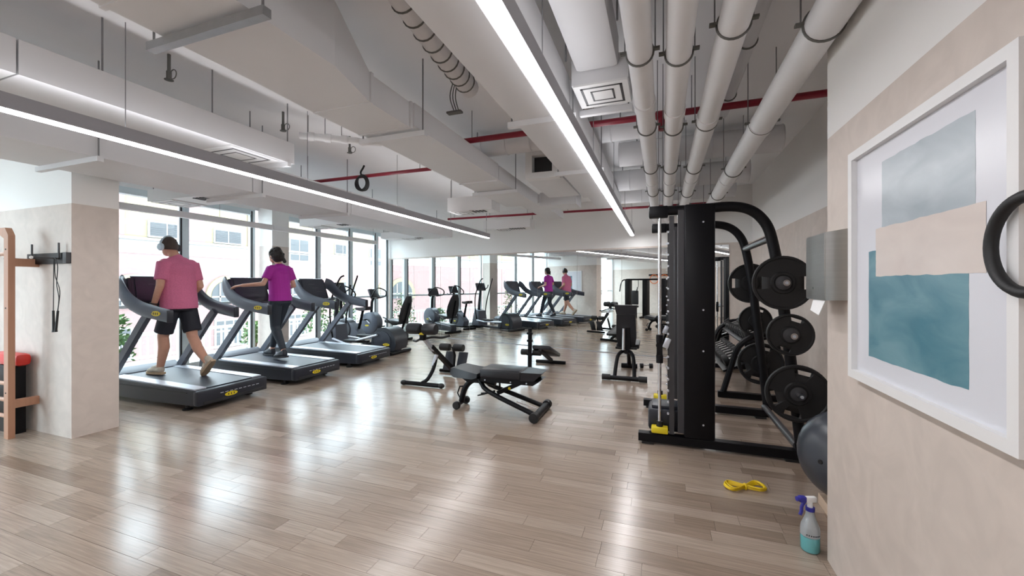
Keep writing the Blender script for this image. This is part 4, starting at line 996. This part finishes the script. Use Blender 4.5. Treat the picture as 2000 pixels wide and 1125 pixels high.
# ---- man, walking on the first treadmill (local x = forward, y = his left)
MAN = thing('person', 'person in pink t-shirt and navy shorts walking on a treadmill, wearing headphones', 'person', (-5.80, 3.46, .264), math.pi)
hd = (.11, .05, 1.63)
b = []
face(b, hd, 1.0)
b += [('cap', (.035, .0, 1.44), (.08, .03, 1.56), .064, .056), ('cap', (.02, .15, 1.41), (.02, -.15, 1.41), .055, .055),
      ('ell', (.03, 0, 1.23), (.11, .165, .20)), ('ell', (.03, 0, 1.05), (.115, .165, .17)), ('ell', (-.0, 0, .93), (.11, .155, .11)),
      ('cap', (.015, .185, 1.40), (-.03, .232, 1.14), .055, .042), ('cap', (-.03, .232, 1.14), (.06, .25, .905), .043, .030),
      ('cap', (.015, -.185, 1.40), (-.04, -.222, 1.13), .055, .042), ('cap', (-.04, -.222, 1.13), (.14, -.225, 1.0), .043, .030),
      ('cap', (0, .09, .90), (.13, .11, .50), .088, .060), ('cap', (.13, .11, .50), (.11, .11, .36), .058, .060), ('cap', (.11, .11, .36), (.20, .105, .09), .060, .038),
      ('cap', (0, -.09, .90), (-.10, -.09, .49), .088, .060), ('cap', (-.10, -.09, .49), (-.21, -.085, .34), .058, .060), ('cap', (-.21, -.085, .34), (-.42, -.08, .15), .060, .038)]
hand(b, (.06, .25, .905), (.22, .03, -.95), (.2, -.95, 0), -1, .55)
hand(b, (.14, -.225, 1.0), (.85, .25, -.25), (0, .9, -.3), 1, .6)
body = remesh(b, 'body', M['skin'], MAN, .0062, 7)
eyes(MAN, hd)
sh = [('fru', [((-.0, 0, .845), .165, .205), ((.005, 0, .95), .165, .203), ((.02, 0, 1.08), .155, .20), ((.025, 0, 1.25), .145, .198), ((.022, 0, 1.36), .125, .19)]),
      ('cap', (.02, .145, 1.405), (.02, -.145, 1.405), .074, .074), ('ell', (.0, 0, 1.32), (.13, .185, .13)),
      ('cap', (.03, .07, 1.445), (.03, -.07, 1.445), .06, .06), ('ell', (.06, 0, 1.02), (.125, .175, .13)),
      ('rod', (.018, .165, 1.425), (-.018, .218, 1.205), .074, .070), ('rod', (.018, -.165, 1.425), (-.015, -.205, 1.2), .074, .068),
      ('cap', (.03, 0, 1.44), (.045, .004, 1.475), .078, .074)]
shirt = remesh(sh, 'tshirt', M['pink'], MAN, .009, 5)
shirt['label'] = 'heather pink cotton t-shirt'
st = [('fru', [((-.0, 0, .97), .120, .165), ((.0, 0, .90), .130, .175), ((.0, 0, .82), .140, .185)]),
      ('rod', (.012, .09, .87), (.115, .112, .545), .102, .100), ('rod', (-.0, -.09, .87), (-.095, -.098, .545), .102, .100)]
remesh(st, 'shorts', M['navy'], MAN, .009, 4)
shoe(MAN, (.165, .105, .012), (1, .06, -.0), (0, 0, 1), M['shoe'], M['sole'])
shoe(MAN, (-.50, -.08, .17), (.68, .0, -.72), (.72, 0, .68), M['shoe'], M['sole'])
hr = [('ell', (hd[0] + .004, hd[1], hd[2] + .032), (.104, .083, .102)), ('ell', (hd[0] - .03, hd[1], hd[2] - .0), (.078, .078, .085))]
hair = remesh(hr, 'hair', M['hair1'], MAN, .007, 3)
for v in hair.data.vertices:                     # pull the hairline back so that the face stays free
    if v.co.x > hd[0] + .055 and v.co.z < hd[2] + .07: v.co.x = hd[0] + .04
    if v.co.z < hd[2] - .035: v.co.z = hd[2] - .035
hp = MB().tube(spline([(hd[0], hd[1] + .092, hd[2] + .0), (hd[0] + .01, hd[1] + .088, hd[2] + .07), (hd[0] + .015, hd[1], hd[2] + .142), (hd[0] + .01, hd[1] - .088, hd[2] + .07), (hd[0], hd[1] - .092, hd[2])], 6), .012, 8, ry=.006).build('headphones', M['sky'], MAN)
for s_ in (-1, 1): MB().lathe([(0, 0), (.03, 0), (.046, .008), (.048, .022), (.04, .036), (0, .04)], (hd[0] - .002, hd[1] + s_ * .082, hd[2] - .005), (-.1, s_, 0), 22).build('ear_cup', M['sky'] if s_ > 0 else M['dkgrey'], hp)
MB().torus((.055, .25, .92), .033, .009, (.3, .05, -1), 20, 8).build('watch_strap', M['rub'], MAN)

# ---- woman, walking on the second treadmill, one hand on the rail
WOM = thing('person', 'person in magenta t-shirt and dark leggings walking on the middle treadmill', 'person', (-5.64, 4.79, .265), math.pi)
hd = (.07, .02, 1.60); b = []
face(b, hd, .95)
b += [('cap', (.0, 0, 1.42), (.045, .01, 1.53), .05, .046), ('cap', (0, .14, 1.38), (0, -.14, 1.38), .045, .045),
      ('ell', (.01, 0, 1.24), (.09, .13, .18)), ('ell', (.01, 0, 1.05), (.09, .12, .15)), ('ell', (-.01, 0, .93), (.095, .135, .11)),
      ('cap', (0, .165, 1.38), (-.0, .285, 1.16), .043, .034), ('cap', (-.0, .285, 1.16), (.215, .455, 1.135), .035, .024),
      ('cap', (0, -.165, 1.38), (-.05, -.215, 1.13), .043, .034), ('cap', (-.05, -.215, 1.13), (.17, -.20, 1.07), .035, .024),
      ('cap', (0, -.08, .90), (.16, -.085, .50), .08, .052), ('cap', (.16, -.085, .50), (.27, -.09, .10), .052, .032),
      ('cap', (0, .08, .90), (.0, .085, .49), .08, .052), ('cap', (.0, .085, .49), (-.20, .10, .12), .052, .032)]
hand(b, (.215, .455, 1.135), (.75, .45, -.12), (0, .1, -1), -1, .42)
hand(b, (.17, -.20, 1.07), (.9, .2, -.1), (0, .1, -1), 1, .6)
body = remesh(b, 'body', M['skinf'], WOM, .0062, 7)
eyes(WOM, (hd[0] - .004, hd[1], hd[2]))
sh = [('fru', [((-.015, 0, .895), .140, .182), ((-.005, 0, 1.02), .130, .168), ((.005, 0, 1.15), .126, .168), ((.01, 0, 1.28), .122, .174), ((.005, 0, 1.35), .105, .170)]),
      ('cap', (0, .135, 1.385), (0, -.135, 1.385), .068, .068), ('cap', (-.005, .05, 1.415), (-.005, -.05, 1.415), .058, .058), ('ell', (0, 0, 1.34), (.112, .155, .09)), ('ell', (.05, 0, 1.24), (.10, .14, .09)),
      ('rod', (0, .15, 1.40), (0, .245, 1.235), .068, .062), ('rod', (0, -.15, 1.40), (-.035, -.205, 1.22), .068, .062), ('cap', (0, 0, 1.42), (.015, .0, 1.445), .06, .056)]
remesh(sh, 'tshirt', M['magenta'], WOM, .008, 5)['label'] = 'bright magenta t-shirt'
lg = [('fru', [((-.005, 0, .99), .10, .135), ((-.012, 0, .92), .108, .150), ((-.012, 0, .85), .115, .162)]),
      ('ell', (-.045, .07, .88), (.075, .085, .08)), ('ell', (-.045, -.07, .88), (.075, .085, .08)),
      ('rod', (0, -.08, .90), (.16, -.085, .50), .100, .066), ('cap', (.16, -.085, .50), (.18, -.087, .40), .066, .066), ('rod', (.18, -.087, .42), (.262, -.09, .145), .068, .045),
      ('rod', (0, .08, .90), (.0, .085, .49), .100, .066), ('cap', (.0, .085, .49), (-.05, .09, .40), .066, .066), ('rod', (-.045, .09, .42), (-.185, .098, .155), .068, .045)]
remesh(lg, 'leggings', M['leggings'], WOM, .008, 5)
shoe(WOM, (.235, -.09, .008), (1, -.06, 0), (0, 0, 1), M['shoe2'], M['dkgrey'], .95)
shoe(WOM, (-.245, .10, .035), (.98, .05, -.12), (.12, 0, .98), M['shoe2'], M['dkgrey'], .95)
rg = random.Random(3)
hr = [('ell', (hd[0] - .012, hd[1], hd[2] + .03), (.108, .094, .108)), ('ell', (hd[0] - .05, hd[1], hd[2] - .02), (.075, .085, .09))]
for k in range(46):
    th, ph = rg.uniform(0, 6.283), rg.uniform(-.5, 1.4)
    d = V(math.cos(th) * math.cos(ph), math.sin(th) * math.cos(ph), math.sin(ph))
    if d.x > .45 and d.z < .6: continue
    hr.append(('ell', (hd[0] - .02 + d.x * .10, hd[1] + d.y * .090, hd[2] + .02 + d.z * .105), (.022, .022, .022)))
for k in range(4): hr.append(('ell', (hd[0] - .12 - .012 * k + rg.uniform(-.01, .01), hd[1] - .02 + rg.uniform(-.015, .015) - .004 * k, hd[2] - .01 - .026 * k), (.032 - .002 * k, .034 - .002 * k, .03)))
remesh(hr, 'hair', M['hair2'], WOM, .007, 2)
MB().torus((hd[0] - .105, hd[1] - .015, hd[2] + .012), .022, .007, (1, .2, -.5), 16, 6).build('hair_tie', M['dkgrey'], WOM)
# ================================================================ SMALL THINGS
# framed abstract print on the near wall
PX0 = XN - .001
pc = thing('framed_print', 'large white framed abstract print of grey, peach and teal blocks on the right wall', 'picture', (PX0, 1.75, 1.02))
y0, y1, z0, z1, fw = 1.275, 2.19, 1.02, 1.985, .035
for nm, a in (('frame_rail', (y0, y1, z1 - fw, z1)), ('frame_rail', (y0, y1, z0, z0 + fw)), ('frame_stile', (y0, y0 + fw, z0 + fw, z1 - fw)), ('frame_stile', (y1 - fw, y1, z0 + fw, z1 - fw))):
    MB().bx(PX0 - .035, PX0, *a).build(nm, M['white'], pc, True, False)
paper = mat('print_paper', (.70, .71, .76), .28, var=.02, scale=3)
MB().bx(PX0 - .014, PX0 - .002, y0 + fw, y1 - fw, z0 + fw, z1 - fw).build('print_sheet', paper, pc, True, False)
def patch(nm, cols, ya, yb, za, zb, dx, seed, wob=.0022):
    rg = random.Random(seed); pts = []; n = 16
    for i in range(n): pts.append((ya + (yb - ya) * i / n, za + rg.uniform(-wob, wob)))
    for i in range(n): pts.append((yb + rg.uniform(-wob, wob) * .5, za + (zb - za) * i / n))
    for i in range(n): pts.append((yb - (yb - ya) * i / n, zb + rg.uniform(-wob, wob)))
    for i in range(n): pts.append((ya + rg.uniform(-wob, wob) * .5, zb - (zb - za) * i / n))
    m = mat(nm + '_pigment', cols[0], .3, var=.02); nt = m.node_tree; bs = nt.nodes['Principled BSDF']
    g = nt.nodes.new('ShaderNodeNewGeometry'); mp = nt.nodes.new('ShaderNodeMapping'); mp.inputs['Scale'].default_value = (1, 3, 7)
    nt.links.new(g.outputs['Position'], mp.inputs[0]); nz = nt.nodes.new('ShaderNodeTexNoise'); nz.inputs['Scale'].default_value = 1.3; nz.inputs['Detail'].default_value = 7; nz.inputs['Distortion'].default_value = .8
    nt.links.new(mp.outputs[0], nz.inputs[0]); rp = nt.nodes.new('ShaderNodeValToRGB'); e = rp.color_ramp.elements
    e[0].position = .3; e[0].color = (*cols[0], 1); e[1].position = .7; e[1].color = (*cols[1], 1)
    nt.links.new(nz.outputs[0], rp.inputs[0]); nt.links.new(rp.outputs[0], bs.inputs['Base Color'])
    MB().prism([(PX0 - .0142 - dx, y, z) for y, z in pts], (-.0004, 0, 0)).build('colour_block', m, pc, True, False)
patch('grey_blue', ((.33, .39, .43), (.45, .51, .55)), 1.45, 1.945, 1.60, 1.885, 0, 1)
patch('teal', ((.055, .19, .25), (.17, .33, .38)), 1.475, 2.05, 1.13, 1.55, 0, 2)
patch('peach', ((.62, .54, .50), (.70, .62, .57)), 1.41, 1.99, 1.45, 1.635, .0006, 3)
# black ring handle hanging on the wall, cut by the picture edge
rg_ = thing('exercise_ring', 'black exercise ring hanging in front of the framed print at the right edge', 'ring', (.70, 1.17, 1.4))
MB().torus((.745, 1.219, 1.507), .1065, .0133, (1, 0, 0), 40, 10).build('ring', M['rub'], rg_, True)
MB().tube([(.745, 1.219, 1.60), (.75, 1.219, 2.05)], .004, 6).build('hanging_cord', M['rub'], rg_, True)
MB().tube([(XN, 1.219, 2.06), (.742, 1.219, 2.05), (.738, 1.219, 2.075)], .007, 8).build('wall_hook', M['black'], rg_, True)

# stainless paper dispenser at the end of the near wall
ds = thing('paper_dispenser', 'brushed steel paper towel dispenser at the end of the near wall', 'dispenser', (.75, 2.4, 1.34))
MB().prism([(XN, 2.27, 1.345), (.708, 2.27, 1.345), (.708, 2.27, 1.66), (XN, 2.27, 1.675)], (0, .26, 0)).build('housing', M['brushed'], ds, True, False)
MB().bx(.7035, .708, 2.275, 2.525, 1.35, 1.655).build('front_cover', M['brushed'], ds, True, False)
MB().cyl((.7035, 2.42, 1.40), (.701, 2.42, 1.40), .006, seg=10).build('lock', M['clamp'], ds, True)
MB().prism([(.716, 2.30, 1.345), (.716, 2.46, 1.345), (.70, 2.45, 1.29), (.69, 2.30, 1.275)], (.002, 0, 0)).build('paper_towel', M['paper'], ds, True, False)

# ball, block, band, spray bottle
bl = thing('exercise_ball', 'dark grey exercise ball resting on a low wooden block behind the wall corner', 'exercise ball', (1.10, 3.10, .071))
mb = MB(); prof = []
for i in range(33):
    a = -math.pi / 2 + math.pi * i / 32; rr = .28 * math.cos(a); prof.append((max(rr - (.0016 if i % 2 else 0) * (abs(math.sin(a)) < .8), 0),   .28 * math.sin(a)))
mb.lathe(prof, (0, 0, 0), (.25, -.1, 1), 48); o = mb.build('ball', M['ball'], bl)
o.data.transform(Matrix.Translation((0, 0, .28)))
MB().lathe([(0, 0), (.014, 0), (.012, .004), (0, .005)], (-.215, -.178, .29), (-.77, -.64, 0), 14).build('air_plug', M['rub'], bl)
tag(MB().bx(.95, 1.40, 2.62, 3.18, 0, .07, bev=.004).build('wooden_block', M['woodlt'], world=True), 'low pale wooden block on the floor under the grey ball', 'block')
bd = thing('resistance_band', 'yellow rubber exercise band bundled on the wooden floor', 'resistance band', (.54, 3.22, 0), R(18))
for k in range(7):
    f = k / 6; w = .045 + .012 * f; L = .125 + .012 * random.uniform(-1, 1); pts = []
    for i in range(28):
        a = 2 * math.pi * i / 28; pts.append((L * math.cos(a), w * math.sin(a) * math.cos(a) * 2.2 * (.55 + .45 * abs(math.cos(a))), .008 + .004 * k * .9 + .006 * (1 + math.cos(2 * a)) * .5))
    MB().tube(pts, .0045, 6, closed=True).build('band_loop', M['yband'], bd)
MB().torus((0, 0, .018), .017, .007, (1, 0, 0), 16, 6).build('band_wrap', M['yband'], bd)
sb = thing('spray_bottle', 'clear spray bottle of turquoise cleaner with blue trigger beside the wall corner', 'spray bottle', (.742, 2.60, 0), R(20))
bot = glass_mat('clear_plastic', (.93, .95, .96), .12)
bp_ = [(.0, 0), (.040, 0), (.045, .008), (.045, .115), (.042, .135), (.030, .165), (.021, .19), (.0185, .215), (.0, .215)]
hazy = mat('frosted_bottle_plastic', (.80, .84, .87), .3); hazy.node_tree.nodes['Principled BSDF'].inputs['Transmission Weight'].default_value = .55
MB().lathe(bp_, (0, 0, 0), seg=28).build('bottle', bot, sb)
MB().lathe([(0, .084), (.0445, .084), (.0445, .115), (.0415, .135), (.0295, .165), (.0205, .19), (.018, .213), (0, .213)], (0, 0, 0), seg=28).build('empty_headspace', hazy, sb)
liq = mat('turquoise_liquid', (.16, .62, .66), .15, var=.02)
MB().lathe([(0, .003), (.038, .003), (.043, .01), (.0435, .08), (0, .08)], (0, 0, 0), seg=28).build('cleaner', liq, sb)
mb = MB()
for k in range(7): mb.box(V(-.0458 * math.sin(-.9 + .22 * k + .5), -.0458 * math.cos(-.9 + .22 * k + .5), .098), (.006, .002, .006), (0, 0, -(-.9 + .22 * k + .5)))
mb.build('label_print', M['dkgrey'], sb)['kind'] = 'stuff'
blu = mat('cobalt_plastic', (.03, .03, .32), .35)
MB().lathe([(0, .212), (.0215, .212), (.0215, .232), (0, .232)], (0, 0, 0), seg=20).build('cap_collar', blu, sb)
MB().lathe([(0, .232), (.0135, .232), (.012, .262), (0, .262)], (0, 0, 0), seg=16).box((.0, 0, .272), (.062, .024, .03), bev=.006).build('spray_head', M['paper'], sb)
MB().box((-.042, 0, .274), (.035, .028, .032), bev=.006).cyl((-.058, 0, .275), (-.072, 0, .275), .012, seg=14).build('nozzle', blu, sb)
MB().tube(spline([(-.028, 0, .262), (-.044, 0, .235), (-.046, 0, .21), (-.054, 0, .19)], 4), .007, 8, ry=.009).build('trigger', blu, sb)

# wooden wall bars, hook rail, skipping rope, red bag on the left
lad = thing('wall_bars', 'wooden stall bars fixed in front of the beige partition at the left edge', 'wall bars', (-5.9, 1.85, 0))
LX = -5.67
for x_ in (LX, LX - .95):
    MB().prism([(x_ - .1, 1.93, 1.94), (x_ + .0, 1.93, 1.94), (x_ + .06, 1.93, 1.87), (x_ + .06, 1.93, 0), (x_ - .015, 1.93, 0), (x_ - .015, 1.93, 1.84), (x_ - .1, 1.93, 1.88)], (0, .045, 0)).build('post', M['wood'], lad, True, False)
    for z_ in (.27, 1.585): MB().bx(x_ - .01, x_ + .035, 1.975, PY0, z_, z_ + .075).build('wall_bracket', M['wood'], lad, True, False)
    for z_ in (.42, 1.2, 1.74): MB().cyl((x_ + .02, 1.93, z_), (x_ + .02, 1.926, z_), .007, seg=8).build('bolt', M['gasket'], lad, True)
for k in (0, 1, 2, 10): MB().cyl((LX - .95, 1.95, .2 + k * .15), (LX, 1.95, .2 + k * .15), .018, seg=10).build('rung', M['wood'], lad, True)
hk = thing('hook_rail', 'black wall hook rail with pegs mounted on the beige partition', 'hook rail', (-5.35, 2.1, 1.6))
MB().bx(-5.78, -5.10, 2.112, PY0, 1.61, 1.71).build('backplate', M['black'], hk, True, False)
MB().bx(-5.15, -5.095, 2.105, PY0, 1.612, 1.712).build('end_block', M['dkgrey'], hk, True, False)
for x_ in (-5.66, -5.2): MB().cyl((x_, 2.10, 1.66), (x_, 2.10, 1.80), .008, seg=8).build('peg', M['dkgrey'], hk, True)
for x_, x2 in ((-5.72, -5.86), (-5.26, -5.40)):
    MB().tube([(-5.74 if x_ < -5.5 else -5.22, 2.11, 1.655), (x2 + .12, 1.96, 1.66)], .008, 8).build('arm', M['dkgrey'], hk, True)
    MB().ball((x2 + .12, 1.955, 1.66), .014, 10).build('arm_tip', M['paper'], hk, True)
rp = thing('skipping_rope', 'thin black skipping rope hanging from the hook rail', 'skipping rope', (-5.26, 2.07, .97))
x0 = -5.16
MB().tube(spline([(x0 - .03, 2.06, 1.18), (x0 - .05, 2.07, 1.4), (x0 - .02, 2.06, 1.62), (x0 + .02, 2.05, 1.66), (x0 + .04, 2.06, 1.58), (x0 + .0, 2.07, 1.42), (x0 + .06, 2.06, 1.3), (x0 + .02, 2.07, 1.2), (x0 + .03, 2.06, 1.16)], 6), .0032, 6).build('cord', M['rub'], rp, True)
MB().tube(spline([(x0 + .02, 2.05, 1.66), (x0 - .0, 2.06, 1.5), (x0 + .05, 2.07, 1.36), (x0 + .045, 2.06, 1.18)], 6), .0032, 6).build('cord', M['rub'], rp, True)
for a, c in (((x0 - .03, 2.06, 1.18), (x0 - .012, 2.055, .985)), ((x0 + .045, 2.06, 1.18), (x0 + .02, 2.055, .99))):
    MB().tube([a, V(a).lerp(V(c), .9), c], [.009, .011, .014], 8).build('handle', M['rub'], rp, True)
rb = thing('punch_stand', 'red padded bag on a black stand behind the wooden wall bars', 'bag stand', (-5.95, 2.02, 0))
MB().bx(-6.06, -5.74, 2.02, 2.09, 0, .64).build('stand', M['black'], rb, True)
MB().box((-5.92, 2.06, .70), (.46, .12, .12), bev=.04).build('bag', mat('red_vinyl', (.62, .03, .02), .4), rb, True)

# print on the window side of the partition (seen in the mirror)
p2 = thing('framed_print', 'white framed print with blue block on the partition, visible in the mirror', 'picture', (-6.15, PY1, 1.0))
MB().bx(-6.6, -5.75, PY1, PY1 + .03, 1.0, 1.95).build('frame', M['white'], p2, True, False)
MB().bx(-6.56, -5.79, PY1 + .03, PY1 + .034, 1.04, 1.91).build('print_sheet', paper, p2, True, False)
MB().bx(-6.48, -6.2, PY1 + .034, PY1 + .036, 1.25, 1.75).build('colour_block', bpy.data.materials['teal_pigment'], p2, True, False)
